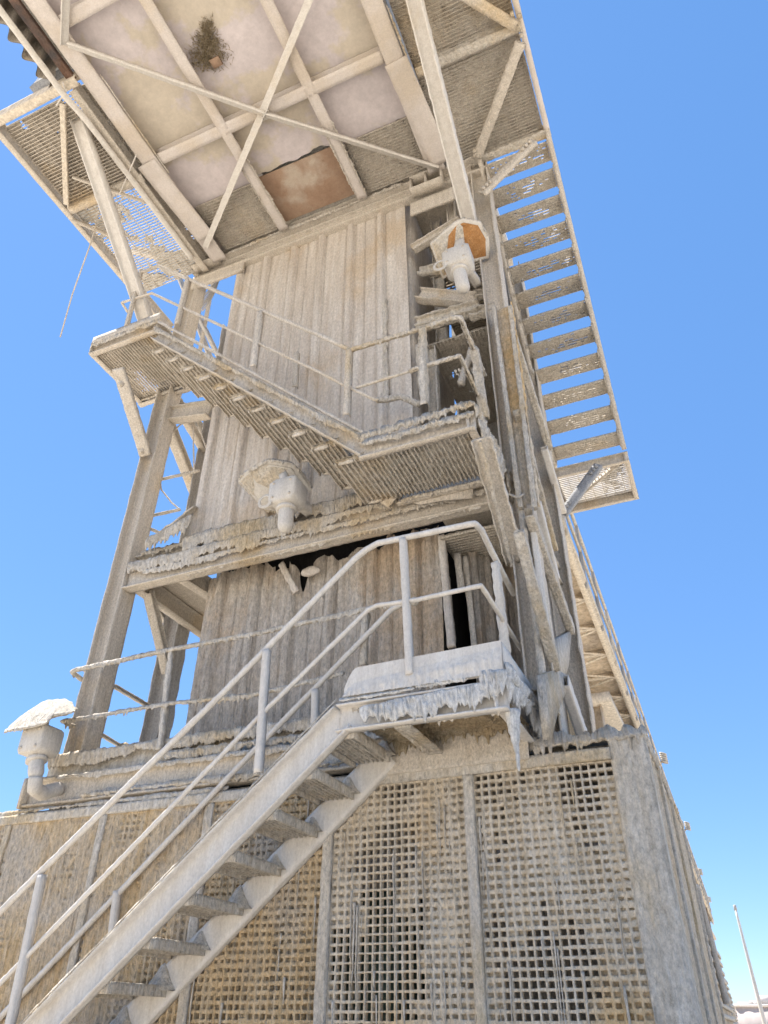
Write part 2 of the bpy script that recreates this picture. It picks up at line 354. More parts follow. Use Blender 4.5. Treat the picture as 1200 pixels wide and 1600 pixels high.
for k in range(len(posts)):
    xr = edges[k] - (.0 if k == 0 else posts[k - 1][1] / 2); xl = posts[k][0] + posts[k][1] / 2
    fn = (cl_right, cl_mid, cl_left)[min(k, 2)]
    pm_ = square_mesh(xl, xr, .02, zt, B, fn, seed=k * 7.1, streaks=(1.0, 1.0, 1.3)[min(k, 2)]) if k < 3 else clogged_sheet(xl, xr, .02, zt, B, k * 5.3)
    pm_.build('grating_panel', 'grey_mesh' if k < 2 else 'tan_mesh', enc, smooth=k > 2,
        label=('open square grating panel beside the corner post', 'rusty stained square grating panel', None, None, None, None, None)[k])
    mb = MB(); p, w = posts[k]; mb.bar(V(p, B - .012, 0), V(p, B - .012, zt), rect(w, .035), YY, res=.02, pres=.016); mb.noise(.007, 45, .15)
    mb.build('post', 'salt_crust', enc, smooth=False)
mb = MB(); mb.bar(V(-7.2, B - .01, H0 - .095), V(XR - .21, B - .01, H0 - .095), rect(.04, .07), ZZ, res=.03, pres=.02); mb.noise(.006, 30, 1)
mb.build('top_rail', 'salt_crust', enc)
# salt run-downs over the lattice
mb = MB()
for k in range(80):
    x0_ = random.uniform(-2.3, -.56) if k % 4 else random.uniform(-3.3, -2.4); z0_ = random.uniform(.9, H0 - .15); L_ = random.uniform(.1, .6) ** 1.2; n_ = max(5, int(L_ / .02))
    if abs(x0_ + 1.4) < .04: continue
    t_ = np.linspace(0, 1, n_); xs_ = x0_ + .004 * n1(t_ * L_ * 12, k * .37) ; w_ = random.uniform(.003, .009)
    pts_ = np.stack([xs_, B - .009 - .004 * n1(t_ * L_ * 20, k * .7), z0_ - t_ * L_], -1)
    mb.tube(list(pts_), list(w_ * (1 - .7 * t_) * (1 + .5 * n1(t_ * L_ * 40, k * 1.3))), 6, res=.03)
mb.build('salt_run_downs', 'salt_crust', enc, smooth=True)
# side wall (X = XR) in slats along Y, back and floor of the box roof
mb = MB(); ny = 170; nz = 120
yy, zz = np.meshgrid(np.linspace(B + .15, 7.25, ny), np.linspace(0, H0 - .03, nz), indexing='ij')
P = np.stack([XR - .012 + 0 * yy, yy, zz], -1)
lat = (np.abs((yy / .05) % 1 - .5) < .28) & (np.abs((zz / .05) % 1 - .5) < .25)
P[..., 0] += .004 * fbm(P * V(1, 9, 3), 3) + .005 * fbm(P * V(1, 40, 22), 2) - .014 * lat
mb.grid(P); mb.build('side_grating', 'grey_mesh', enc)
mb = MB()
for y in (5.35, 6.15, 7.2): mb.bar(V(XR - .010, y, 0), V(XR - .010, y, H0), rect(.03, .08), YY, res=.03, pres=.03)
mb.noise(.003, 40, .3); mb.build('side_post', 'salt_crust', enc)
mb = MB(); mb.box((-7.3, 7.22, 0), (XR - .05, 7.28, H0), .5); mb.build('back_wall', 'grey_steel', enc)
mb = MB()
mb.box((-7.3, B + .1, H0 - .05), (XR - .03, 7.2, H0 - .01), .5); mb.build('roof_plate', 'grey_steel', enc)
# salt lying on the box edge + run-down
mb = MB()
mb.curtain(V(-1.0, B - .01, H0 + .0), V(XR + .02, B - .01, H0 + .0), -YY, .035, .1, .03, .05)
mb.curtain(V(-7.2, B - .01, H0 - .03), V(-3.2, B - .01, H0 - .03), -YY, .03, .05, .015, .012, res=.012)
mb.curtain(V(XR, B, H0), V(XR, 7.2, H0), XX, .03, .07, .02, .03, res=.014)
mb.build('salt_crust', 'salt_crust', enc, smooth=True)
mb = MB(); i, j = np.meshgrid(np.linspace(-1.0, XR, 60), np.linspace(B - .01, B + .5, 40), indexing='ij')
P = np.stack([i, j, H0 + .02 + .05 * fbm(np.stack([i * 5, j * 5, i * 0], -1), 3) + .05 * np.clip((j - B) / .3, 0, 1)], -1); mb.grid(P); mb.build('salt_heap', 'white_salt', enc, smooth=True)
cab = thing('equipment_cabinet', 'green equipment cabinet seen dimly through the square grating under the stair', 'cabinet', (-2.25, 5.1, 0))
mb = MB(); mb.box((-2.55, 4.95, 0), (-2.0, 5.5, 2.35), .3); mb.build('body', 'green_paint', cab)
mb = MB(); mb.box((-2.5, 4.925, .2), (-2.28, 4.947, 2.25), .3); mb.box((-2.25, 4.925, .2), (-2.05, 4.947, 2.25), .3); mb.build('door', 'green_paint', cab)

# ================================================================== TOWER
tw = thing('tower', 'tall dust-covered steel frame tower with ribbed cladding standing on the grated enclosure', 'tower', (-2.9, 5.6, H0))
ZT = 9.95
def part(mb, name, mat, parent, nz=.004, f=30, zf=.5, smooth=False, label=None):
    if nz: mb.noise(nz, f, zf)
    return mb.build(name, mat, parent, smooth, label)
C1 = -4.92; C3 = -.90
for (xa, xb, yc, w, m_) in ((C1, C1 + .02, T + .1, .21, 'dust_steel'), (C3, C3 + .0, T + .1, .21, 'dust_steel')):
    mb = MB(); mb.bar(V(xa, yc, H0), V(xb, yc, ZT), Ih(.2, .2, .014), YY, res=.04, pres=.03); part(mb, 'column', m_, tw, .006, 30, .3)
for (xa, ya) in ((C1, 5.72), (C3, 6.35), (C1 + .05, 6.5)):
    mb = MB(); mb.bar(V(xa, ya, H0), V(xa, ya, ZT), Ih(.2, .2, .014), YY, res=.05, pres=.04); part(mb, 'column', 'grey_steel' if ya < 6.4 and xa < -3 else 'dust_steel', tw, .012, 22, .4)  # column behind the front-left one: its shade is put into a darker grey
# skid beams at the base
mb = MB(); mb.bar(V(-5.22, B + .07, H0 + .115), V(-1.0, B + .07, H0 + .115), Iv(.12, .21, .018), ZZ, res=.03, pres=.03); part(mb, 'base_beam', 'dust_steel', tw, .008, 22, .8)
mb = MB(); mb.bar(V(-5.12, B + .12, H0 + .315), V(-.8, B + .12, H0 + .315), Iv(.12, .18, .018), ZZ, res=.03, pres=.03); part(mb, 'base_beam', 'salt_crust', tw, .012, 22, .8)
mb = MB(); mb.box((-5.25, B, H0 - .0), (-5.215, B + .16, H0 + .24), .06); 
for dz in (.05, .1, .16): mb.lathe(V(-5.26, B + .05, H0 + dz), [(.018, -.01), (.018, .02)], XX, 8)
part(mb, 'end_plate', 'dust_steel', tw, .004)
mb = MB()
mb.curtain(V(-5.1, B + .055, H0 + .41), V(-1.95, B + .055, H0 + .41), -YY, .09, .03, .03, .02, res=.01, dens=36)
mb.curtain(V(-3.9, B + .03, H0 + .30), V(-1.95, B + .03, H0 + .28), -YY, .09, .03, .03, .015, res=.01, dens=36)
mb.curtain(V(-5.15, B + .005, H0 + .215), V(-1.0, B + .005, H0 + .215), -YY, .03, .015, .016, .012, res=.01, patch=1)
mb.curtain(V(-4.6, B + .005, H0 + .05), V(-2.2, B + .005, H0 + .05), -YY, .03, .02, .03, .02, res=.012, patch=1)
mb.build('salt_crust', 'salt_crust', tw, smooth=True)
# lumps of salt piled inside the base
mb = MB()
for k in range(26):
    c = V(random.uniform(-4.6, -4.0), random.uniform(4.95, 5.3), H0 + random.uniform(.35, .55)); r_ = random.uniform(.05, .13)
    mb.lathe(c, [(.01, -r_), (r_ * .8, -r_ * .5), (r_, 0), (r_ * .7, r_ * .6), (.01, r_ * .9)], V(random.uniform(-.4, .4), random.uniform(-.4, .4), 1), 10)
mb.noise(.05, 12, 1, 3); mb.build('salt_heap', 'brown_salt', tw, smooth=False)
# beam at first level
Z1 = 5.08
mb = MB(); mb.bar(V(-4.82, T + .06, Z1 + .12), V(-.98, T + .06, Z1 + .12), Iv(.12, .24, .016), ZZ, res=.03, pres=.025); part(mb, 'beam', 'dust_steel', tw, .008, 22, .8)
mb = MB(); mb.bar(V(-4.82, T + .14, Z1 + .33), V(-3.0, T + .14, Z1 + .33), Iv(.12, .16, .016), ZZ, res=.03, pres=.025); part(mb, 'beam', 'salt_crust', tw, .014, 20, .8)
mb = MB()
mb.curtain(V(-4.8, T - .005, Z1 + .25), V(-1.15, T - .005, Z1 + .25), -YY, .13, .04, .028, .02, res=.009, dens=36, patch=1)
mb.curtain(V(-4.6, T - .002, Z1 + .14), V(-1.15, T - .002, Z1 + .14), -YY, .06, .02, .02, .006, res=.009, patch=1)
mb.curtain(V(-4.75, T + .075, Z1 + .41), V(-4.15, T + .075, Z1 + .41), -YY, .05, .05, .04, .03, res=.01)
mb.curtain(V(-4.2, T + .02, Z1 + .42), V(-1.2, T + .02, Z1 + .40), -YY, .17, .03, .035, .03, res=.009, dens=36)
mb.curtain(V(-4.1, T + .03, Z1 + .012), V(-1.2, T + .03, Z1 + .012), -YY, .022, .035, .02, .004, res=.01)
mb.build('salt_crust', 'salt_crust', tw, smooth=True)
# underside frame behind first beam
for (a, b_) in (((-4.72, T + .12), (-4.72, 6.4)), ((-4.2, T + .12), (-4.0, 6.4)), ((C3 - .02, T + .2), (C3 - .02, 6.3))):
    mb = MB(); mb.bar(V(a[0], a[1], Z1 + .1), V(b_[0], b_[1], Z1 + .1), Iv(.1, .18, .014), ZZ, res=.06, pres=.05); part(mb, 'beam', 'dust_steel', tw, .008)
mb = MB(); mb.box((-4.8, T + .2, Z1 + .2), (-4.15, 6.4, Z1 + .215), .2); part(mb, 'floor_plate', 'dust_steel', tw, .008)
mb = MB(); mb.box((-1.65, T + .35, Z1 + .18), (-1.0, 6.3, Z1 + .20), .2); part(mb, 'floor_plate', 'grating_clogged', tw, .008)
# cladding: lower, upper (overlapping sheets)
corrugated(-4.10, -1.70, H0 + .38, Z1 + .22, 5.12, .40, tw, 'dust_cladding_rough', rough=.016, ph=.1,
           top=lambda x: -.03 - .12 * np.clip(fbm(np.stack([x * 6, x * 0, x * 0 + 2], -1), 3) + .3, 0, 1) - .03 * fbm(np.stack([x * 40, x * 0, x * 0 + 2], -1), 2) - .26 * np.exp(-((x + 3.03) / .05) ** 2) - .06 * (x < -2.2) * (x > -3.35), label='lower ribbed cladding sheet with ragged torn top edge')
corrugated(-4.15, -1.80, Z1 + .40, ZT, T + .10, .40, tw, 'dust_cladding', rough=.009, ph=.42, lean=-.014, bot=lambda x: .02 * np.sign(np.sin(x * 7.9)) - .03 * (x < -3.3), label='tall upper ribbed cladding sheet')
mb = MB(); mb.box((-4.1, 5.22, H0), (-1.72, 6.3, Z1 + .5), .4); mb.build('interior_shade_block', 'interior_shade', tw)  # dark block behind the ragged gap, shade put into its colour
mb = MB(); mb.box((-4.15, T + .2, Z1 + .52), (-1.83, 6.3, ZT), .2); mb.noise(.015, 6, .3); mb.build('side_cladding', 'dust_cladding', tw)
# torn flaps in the gap
mb = MB(); a, b_ = PY(440, 880, 5.06), PY(462, 925, 5.04); mb.bar(a, b_, rect(.06, .008), YY, res=.02, pres=.02); mb.noise(.02, 12, 1)
mb.build('torn_flap', 'dust_cladding', tw)
mb = MB(); c = PY(486, 893, 5.03)
mb.loft([[c + V(math.cos(t) * r_ * 1.5, dy, math.sin(t) * r_ * .8) for t in np.arange(14) * 2 * math.pi / 14] for r_, dy in ((.02, -.03), (.055, -.022), (.065, 0), (.05, .012))])
mb.noise(.012, 22, 1); mb.build('torn_flap', 'dust_cladding', tw, smooth=True)
# trim strip along cladding's right edge, ragged
for (u0, v0, u1, v1, w) in ((690, 838, 706, 1012, .06),):
    mb = MB(); mb.bar(PY(u0, v0, 5.08), PY(u1, v1, 5.08), rect(w, .05), YY, res=.03, pres=.03); part(mb, 'edge_trim', 'dust_cladding', tw, .008)
# right bay at lower level: door leaf and ribbed return wall
mb = MB(); mb.bar(PY(727, 870, 5.25), PY(742, 1012, 5.25), rect(.05, .03), YY, res=.04, pres=.04); mb.bar(PY(714, 865, 5.2), PY(722, 925, 5.2), rect(.06, .02), YY); part(mb, 'door_frame', 'dust_steel', tw, .006)
mb = MB(); ny = 90; t, zz = np.meshgrid(np.linspace(0, 1, ny), np.linspace(H0 + .3, Z1 - .05, 70), indexing='ij')
xw = -1.50 + .50 * t; yw = 5.28 + .75 * t; f = (t * 6) % 1; rg = np.clip(1 - np.abs(f - .5) / .2, 0, .6) * .05
P = np.stack([xw + rg * .7, yw - rg * .7, zz], -1); P[..., 1] -= .012 * fbm(P * V(20, 20, 3), 3); mb.grid(P); mb.build('return_wall', 'dust_cladding_rough', tw, smooth=True)
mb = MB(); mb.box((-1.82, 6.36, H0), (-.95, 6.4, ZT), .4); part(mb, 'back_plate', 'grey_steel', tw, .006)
mb = MB(); mb.box((-4.4, T + .2, ZT + .16), (-.9, 6.4, ZT + .5), .4); part(mb, 'cap_plate', 'dust_steel', tw, .004)
# right face plates (dim) and members
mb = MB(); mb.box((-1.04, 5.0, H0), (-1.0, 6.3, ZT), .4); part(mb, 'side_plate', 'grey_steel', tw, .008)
def barX(mb, a, b, w, h, x, prof=None, up=XX, res=.03):
    mb.bar(PX(a[0], a[1], x), PX(b[0], b[1], x), prof or rect(w, h), up, res=res, pres=.03); return mb
for a, b_, w, cr in (((826, 800), (892, 985), .10, 1), ((808, 640), (866, 860), .07, 1), ((810, 830), (868, 1047), .06, 1), ((838, 785), (868, 905), .10, 0), ((881, 1064), (914, 1160), .11, 0),
                     ((800, 520), (858, 700), .10, 1), ((850, 700), (880, 800), .08, 0)):
    mb = MB(); mb.bar(PX(a[0], a[1], -.80), PX(b_[0], b_[1], -.80), Ch(.07, w, .01, 1), np.cross(PX(b_[0], b_[1], -.80) - PX(a[0], a[1], -.80), XX), res=.025, pres=.02)
    part(mb, 'brace', 'salt_crust' if cr else 'pale_steel', tw, .008 if cr else .004, 34, .5)
# gusset pockets filled with salt
for poly in ([(868, 1000), (893, 984), (889, 1040), (880, 1068), (870, 1046)], [(850, 1054), (870, 1046), (888, 1056), (885, 1078), (872, 1112), (862, 1155), (856, 1112)]):
    mb = MB(); f = [PX(u, v, -.80) for u, v in poly]; g_ = [p + V(-.05, 0, 0) for p in f]; mb.loft([f, g_]); mb.noise(.006, 30, .5); mb.build('gusset', 'salt_crust', tw)
# level braces in left bay
for a, ya, b_, yb_, w in (((232, 925), 4.95, (262, 1050), 5.6, .09), ((215, 905), 4.9, (268, 985), 5.9, .05), ((178, 1072), 4.95, (232, 1103), 5.6, .035), ((158, 1148), 4.9, (192, 1168), 5.6, .03),
                          ((262, 660), 5.0, (318, 800), 6.2, .12), ((290, 655), 5.2, (345, 745), 6.2, .09)):
    mb = MB(); mb.bar(PY(a[0], a[1], ya), PY(b_[0], b_[1], yb_), Iv(w, w, .01), ZZ, res=.05, pres=.03); part(mb, 'brace', 'dust_steel', tw, .006)
for a, b_ in (((240, 752), (312, 735)), ((228, 808), (282, 796)), ((225, 822), (248, 832))):
    mb = MB(); mb.tube([PY(a[0], a[1], 4.95), PY(b_[0], b_[1], 5.1)], .018, 8); part(mb, 'brace', 'salt_crust', tw, .006)
mb = MB(); mb.bar(PY(258, 650, 4.84), PY(330, 640, 4.84), Iv(.12, .2, .014), ZZ, res=.04, pres=.03); part(mb, 'beam', 'dust_steel', tw, .01)
mb = MB(); mb.bar(PY(262, 618, 4.8), PY(328, 690, 6.2), Iv(.14, .14, .014), ZZ, res=.04, pres=.03); part(mb, 'beam', 'salt_crust', tw, .015)
# crusted fallen plate on left ledge
mb = MB(); mb.bar(PY(232, 850, 4.72), PY(308, 792, 4.74), rect(.2, .02), V(0, -.5, .8), res=.02, pres=.02); part(mb, 'loose_plate', 'salt_crust', tw, .02, 14)
mb = MB(); mb.curtain(PY(228, 845, 4.66), PY(300, 806, 4.66), -YY, .13, .06, .03, .02); mb.build('salt_crust', 'salt_crust', tw, smooth=True)
# second level beams at right bay + grating soffits
Z2 = 7.5
for a, b_, w, cr in (((652, 508), (748, 480), .12, 1), ((655, 462), (742, 470), .12, 0), ((645, 390), (720, 345), .09, 0), ((655, 425), (700, 420), .07, 1), ((735, 492), (775, 482), .09, 1), ((742, 462), (770, 455), .07, 1)):
    mb = MB(); mb.bar(PY(a[0], a[1], 4.85), PY(b_[0], b_[1], 4.85), Iv(w, w * 1.2, .014), ZZ, res=.025, pres=.025); part(mb, 'beam', 'salt_crust' if cr else 'dust_steel', tw, .02 if cr else .006, 24, .9)
mb = MB(); mb.bar(PY(720, 600, 4.95), PY(738, 545, 5.1), rect(.06, .06), YY, res=.04); part(mb, 'brace', 'dust_steel', tw, .01)
bar_grating('g', V(-1.68, T + .25, Z2 - .1), YY, 1.4, XX, .62, .04, tw, clog=.9, seed=3)
bar_grating('g', V(-1.68, T + .25, 8.7), XX, .62, YY, 1.4, .04, tw, clog=.8, seed=5)
bar_grating('g', V(-1.66, T + .30, Z1 - .03), XX, .62, YY, 1.2, .04, tw, clog=.9, seed=8)
for x in (-1.66,):
    mb = MB(); mb.bar(V(x, T + .3, 5.4), V(x, T + .3, 7.4), Ih(.1, .1, .01), YY, res=.04, pres=.03); part(mb, 'column', 'salt_crust', tw, .012)
    mb = MB(); mb.bar(V(x + .08, T + .45, 7.5), V(x + .08, T + .45, 9.8), Ih(.12, .1, .01), YY, res=.04, pres=.03); part(mb, 'column', 'salt_crust', tw, .012)
mb = MB(); mb.bar(PY(655, 540, 4.8), PY(663, 625, 4.8), rect(.07, .07), YY, res=.02, pres=.02); mb.bar(PY(600, 470, 4.8), PY(603, 625, 4.8), rect(.07, .04), YY, res=.02, pres=.02); part(mb, 'edge_trim', 'salt_crust', tw, .02)
mb = MB(); mb.bar(PY(703, 300, 4.95), PY(715, 440, 4.95), Ih(.1, .1, .012), YY, res=.04); part(mb, 'brace', 'dust_steel', tw, .008)
# top beam and stiffened brackets
mb = MB(); mb.bar(V(-4.9, T + .06, ZT - .08), V(-.8, T + .06, ZT - .08), Iv(.13, .16, .016), ZZ, res=.04, pres=.03); part(mb, 'beam', 'dust_steel', tw, .006)
mb = MB(); mb.bar(V(-4.9, T + .0, ZT + .07), V(-.8, T + .0, ZT + .07), Iv(.16, .13, .016), ZZ, res=.04, pres=.03); part(mb, 'beam', 'dust_steel', tw, .01)
mb = MB(); mb.curtain(V(-4.3, T - .08, ZT + .02), V(-1.8, T - .08, ZT + .02), -YY, .035, .03, .03, .02, res=.014); mb.build('salt_crust', 'salt_crust', tw, smooth=True)
for uv in ((324, 405), (667, 284)):
    c = PY(uv[0], uv[1], T - .07); mb = MB()
    for dx in (-.19, 0, .19): mb.bar(c + V(dx, 0, -.12), c + V(dx, 0, .12), rect(.018, .12), YY)
    for dz in (-.12, .12): mb.bar(c + V(-.2, 0, dz), c + V(.2, 0, dz), rect(.14, .02), ZZ)
    mb.bar(c + V(-.19, .07, 0), c + V(.19, .07, 0), rect(.015, .22), ZZ)
    for dx in (-.1, .1): mb.lathe(c + V(dx, .06, 0), [(.025, 0), (.025, -.03)], YY, 8)
    part(mb, 'bracket', 'dust_steel', tw, .004)
    mb = MB(); mb.bar(c + V(-.25, .1, -.28), c + V(.55 if uv[0] < 400 else .3, .1, -.28), rect(.04, .24), ZZ, res=.04, pres=.04); part(mb, 'beam', 'dust_steel', tw, .004)
# left upper bay: column seen above the upper platform, X braces
for a, ya, b_, yb_, w in (((268, 400), 5.4, (330, 560), 5.9, .08), ((335, 430), 5.4, (310, 560), 5.9, .06), ((300, 470), 5.5, (345, 560), 5.9, .08)):
    mb = MB(); mb.bar(PY(a[0], a[1], ya), PY(b_[0], b_[1], yb_), La(w, w, .012), ZZ, res=.05); part(mb, 'brace', 'dust_steel', tw, .006)
# cable bundle
mb = MB()
for k in range(9):
    a = PY(345 - k, 430 + 3 * k, 5.0); b_ = PY(300 + 2 * k, 478 + k, 5.2); mid = (a + b_) / 2 - ZZ * random.uniform(.05, .16)
    ts = np.linspace(0, 1, 10)[:, None]; mb.tube(list(a * (1 - ts) ** 2 + 2 * mid * ts * (1 - ts) + b_ * ts ** 2), .008, 6)
o = mb.build('cable_bundle', 'grey_steel', None); o['label'] = 'bundle of thin grey cables sagging behind the upper handrail beside the cladding'; o['category'] = 'cables'
mb = MB()
for pts in ([(247, 730), (252, 765), (268, 785), (282, 797)], [(258, 690), (280, 665), (305, 650)], [(302, 660), (303, 735)], [(308, 658), (322, 700)]):
    mb.tube([PY(u, v, 4.98) for u, v in pts], .009, 6)
mb.noise(.004, 30, 1)
o = mb.build('loose_cable', 'dust_steel', None, smooth=True); o['label'] = 'loose thin cables dangling between the left column and the ribbed cladding'; o['category'] = 'cable'

# ================================================================== LOWER STAIR (landing 1)
st = thing('lower_stair', 'lower steel stair with white crusted landing and tubular handrails rising beside the grating', 'stair', (-5.6, 4.25, 0))
sl = (3.29 - 1.62) / 1.97; ang = math.atan(sl)
def stringer(y, x_top, z_mid_top, x_bot, hgt, out, name, mat, nz):
    a = V(x_top, y, z_mid_top); b_ = V(x_bot, y, z_mid_top - (x_top - x_bot) * sl)
    mb = MB(); mb.bar(b_, a, Ch(.07, hgt, .012, out), ZZ, res=.025, pres=.025); return part(mb, name, mat, st, nz, 24, .8)
# front top line z = 3.29 + sl*(x+2.0); lower edge z = 2.95+ sl*(x+2.11) => vertical height ~.25
stringer(A + .03, -1.98, 3.29 - .115, -5.8, .185, 1, 'stringer', 'pale_steel', .004)
stringer(4.56, -1.93, 3.115, -5.8, .185, -1, 'stringer', 'pale_steel', .005)
mb = MB(); mb.bar(V(-2.02, A + .03, 3.165), V(-.95, A + .03, 3.165), Ch(.07, .17, .012, 1), ZZ, res=.03, pres=.03); part(mb, 'landing_beam', 'pale_steel', st, .004)
mb = MB(); mb.bar(V(-.985, A, 3.165), V(-.985, B + .06, 3.165), Ch(.07, .17, .012, 1), ZZ, res=.03, pres=.03); part(mb, 'landing_beam', 'pale_steel', st, .005)
mb = MB(); mb.bar(V(-1.95, 4.57, 3.10), V(-.99, 4.57, 3.10), Ch(.05, .24, .012, -1), ZZ, res=.02, pres=.02); part(mb, 'landing_beam', 'dust_steel', st, .009)
mb = MB(); mb.curtain(V(-1.9, 4.54, 3.20), V(-1.03, 4.54, 3.20), -YY, .07, .05, .03, .01, res=.007, dens=40); mb.build('salt_crust', 'brown_salt', st, smooth=True)
mb = MB(); mb.bar(V(-1.6, A + .05, 3.11), V(-1.6, 4.56, 3.11), La(.11, .08, .012), ZZ, res=.03); part(mb, 'landing_beam', 'salt_crust', st, .01)
bar_grating('g', V(-1.93, A + .05, 3.215), YY, .58, XX, .92, .036, st, 'salt_crust', clog=.97, seed=4, nz=.008, res=.03)
mb = MB(); i, j = np.meshgrid(np.linspace(-1.93, -.97, 80), np.linspace(A + .06, 4.58, 50), indexing='ij')
P = np.stack([i, j, 3.19 - .03 * np.clip(fbm(np.stack([i * 9, j * 9, i * 0], -1), 3) + .3, 0, 1) - .03 * np.clip(fbm(np.stack([i * 45, j * 45, i * 0], -1), 2), 0, 1)], -1); mb.grid(P); mb.build('salt_crust', 'brown_salt', st, smooth=True)
# toe plate with rounded left end
mb = MB(); x, t = np.meshgrid(np.linspace(-1.97, -.95, 130), np.linspace(0, 1, 34), indexing='ij')
tz = 3.285 + t * (.185 + .02 * (x + 1.97) - .13 * np.clip(1 - (x + 1.97) / .09, 0, 1) ** 2)
P = np.stack([x, A - .002 + 0 * x, tz], -1); lw = np.clip((.45 + .35 * (x + 1.97) - t) / .3, 0, 1)
P[..., 1] -= lw * (.010 + .012 * np.abs(vnoise(P * V(60, 1, 14)))) + .004 * np.clip(fbm(P * V(50, 1, 30), 2), 0, 1); mb.grid(P[::-1]); mb.grid(np.stack([P[..., 0], P[..., 1] * 0 + A + .012, P[..., 2]], -1)); mb.build('toe_plate', 'pale_steel', st, smooth=True)
mb = MB(); mb.bar(V(-.955, A + .01, 3.385), V(-.955, 4.75, 3.385), rect(.012, .2), ZZ, res=.04, pres=.04); part(mb, 'toe_plate', 'pale_steel', st, .004)
mb = MB()
mb.curtain(V(-2.0, A - .005, 3.27), V(-1.5, A - .005, 3.275), -YY, .012, .012, .012, .01, res=.007)
mb.curtain(V(-1.86, A - .004, 3.2), V(-.94, A - .004, 3.245), -YY, .09, .035, .026, .012, res=.006, dens=40)
mb.curtain(V(-1.5, A - .004, 3.285), V(-1.16, A - .004, 3.29), -YY, .02, .02, .018, .012, res=.006, dens=34)
mb.curtain(V(-1.1, A - .004, 3.30), V(-.93, A - .004, 3.29), -YY, .12, .06, .035, .012, res=.006, dens=40)
mb.build('salt_icicles', 'white_salt', st, smooth=True, label='white salt icicles hanging over the landing edge')
mb = MB()
mb.curtain(V(-.945, A, 3.27), V(-.93, 4.72, 3.25), XX, .13, .10, .035, .015, res=.006, dens=40)
mb.curtain(V(-.935, A, 3.33), V(-.93, 4.72, 3.36), XX, .07, .06, .03, .02, res=.006, dens=40)
mb.build('salt_icicles', 'white_salt', st, smooth=True, label='salt icicles on the right end of the lower landing')
mb = MB(); mb.curtain(V(-5.7, A - .01, 3.275 - 3.7 * sl), V(-2.02, A - .01, 3.275), -YY, .006, .01, .006, .008, res=.02, dens=12)
mb.curtain(V(-1.97, A + .065, 3.09), V(-1.0, A + .065, 3.09), YY, .01, .03, .012, .003, res=.01)
mb.curtain(V(-1.62, A + .1, 3.08), V(-1.62, 4.5, 3.08), -XX, .02, .03, .02, .01, res=.01)
mb.build('salt_crust', 'salt_crust', st, smooth=True)
# long icicle at landing corner
mb = MB(); c = PY(800, 1110, A + .1); c2 = PY(811, 1205, A + .1)
mb.tube([c + (c2 - c) * t for t in np.linspace(0, 1, 8)], [.045, .04, .034, .028, .02, .014, .009, .004], 8, res=.02); mb.noise(.008, 40, .4); mb.build('salt_icicle', 'white_salt', st, smooth=True)
# treads
rise = .2145; go = rise / sl
for k in range(14):
    zt_ = 3.075 - k * rise; xr_ = -1.93 - k * go + .0
    if zt_ < .1: break
    mb = MB(); n = 8
    for q in range(n): mb.bar(V(xr_ - .235 + q * .235 / (n - 1), A + .07, zt_), V(xr_ - .235 + q * .235 / (n - 1), 4.53, zt_), rect(.012, .034), ZZ, res=.02, pres=.02)
    mb.bar(V(xr_ - .243, A + .07, zt_ + .0), V(xr_ - .243, 4.53, zt_ + .0), rect(.02, .07), ZZ, res=.02, pres=.02)
    mb.bar(V(xr_ + .012, A + .07, zt_ + .006), V(xr_ + .012, 4.53, zt_ + .006), rect(.018, .062), ZZ, res=.02, pres=.02)
    mb.box((xr_ - .25, A + .062, zt_ - .025), (xr_ + .02, A + .07, zt_ + .03), .05)
    mb.noise(.005, 40, 1); t_ = mb.build('tread', 'salt_crust', st)
    mb = MB(); P0 = V(xr_ - .235, A + .07, zt_ - .016); i, j = np.meshgrid(np.linspace(0, .235, 24), np.linspace(0, .46, 40), indexing='ij')
    P = P0 + np.stack([i, j, .008 + .012 * fbm(np.stack([i * 30, j * 30, i * 0 + k], -1), 2)], -1); mb.grid(P); mb.grid((P + ZZ * .02)[::-1]); mb.build('salt_layer', 'salt_crust', t_, smooth=True)
    # salt mound caught against the rear stringer
    mb = MB(); w = random.uniform(.07, .11); c_ = V(xr_ - .03, 4.535, zt_ + .01)
    rg = [[c_ + V(math.cos(a) * w * r_, -abs(math.sin(a)) * w * r_ * .9, h_ * w * 1.2) for a in np.linspace(0, math.pi, 12)] for r_, h_ in ((1.1, 0), (.8, .25), (.5, .6), (.22, 1.), (.02, 1.15))]
    rg = np.array(rg); rg[..., 2] += .01 * fbm(rg * 30, 2); mb.loft(rg, closed=True); mb.build('salt_mound', 'salt_crust', t_, smooth=True)
# handrails
def rails(parent, lines, posts, r=.021, mat='pale_steel', crust=0.):
    hr = None
    for pts, rr in lines:
        mb = MB(); mb.tube(pts, rr, 10, res=.02); mb.noise(.004 + crust * .006, 45, 1); o_ = mb.build('rail', mat, parent, smooth=True)
        if crust:
            mb = MB()
            for a, b_ in zip(pts[:-1], pts[1:]):
                if np.linalg.norm(b_ - a) > .12: mb.curtain(a - YY * .012, b_ - YY * .012, -YY, .022 * crust, .03 * crust, .014, .012, res=.009, dens=30)
            mb.build('salt_crust', 'salt_crust', o_, smooth=True)
    for a, b_, w in posts:
        mb = MB(); mb.bar(b_, a, La(w, w, .008), YY, res=.03, pres=.02); mb.noise(.003 + crust * .008, 40, .6); mb.build('handrail_post', mat, parent)
def pl(pts, y): return [PY(u, v, y) for u, v in pts]
xk = PY(742, 819, A)[0]
cA = PY(742, 819, A)
top = [PY(-220, 1648, A)] + pl([(0, 1425), (350, 1081), (556, 872), (572, 859), (590, 849), (730, 820)], A) + [PY(742, 818, A), PX(752, 828, xk), V(xk, 4.62, cA[2] - .02), V(xk, 4.9, cA[2] - .03)]
cB = PY(752, 915, A)
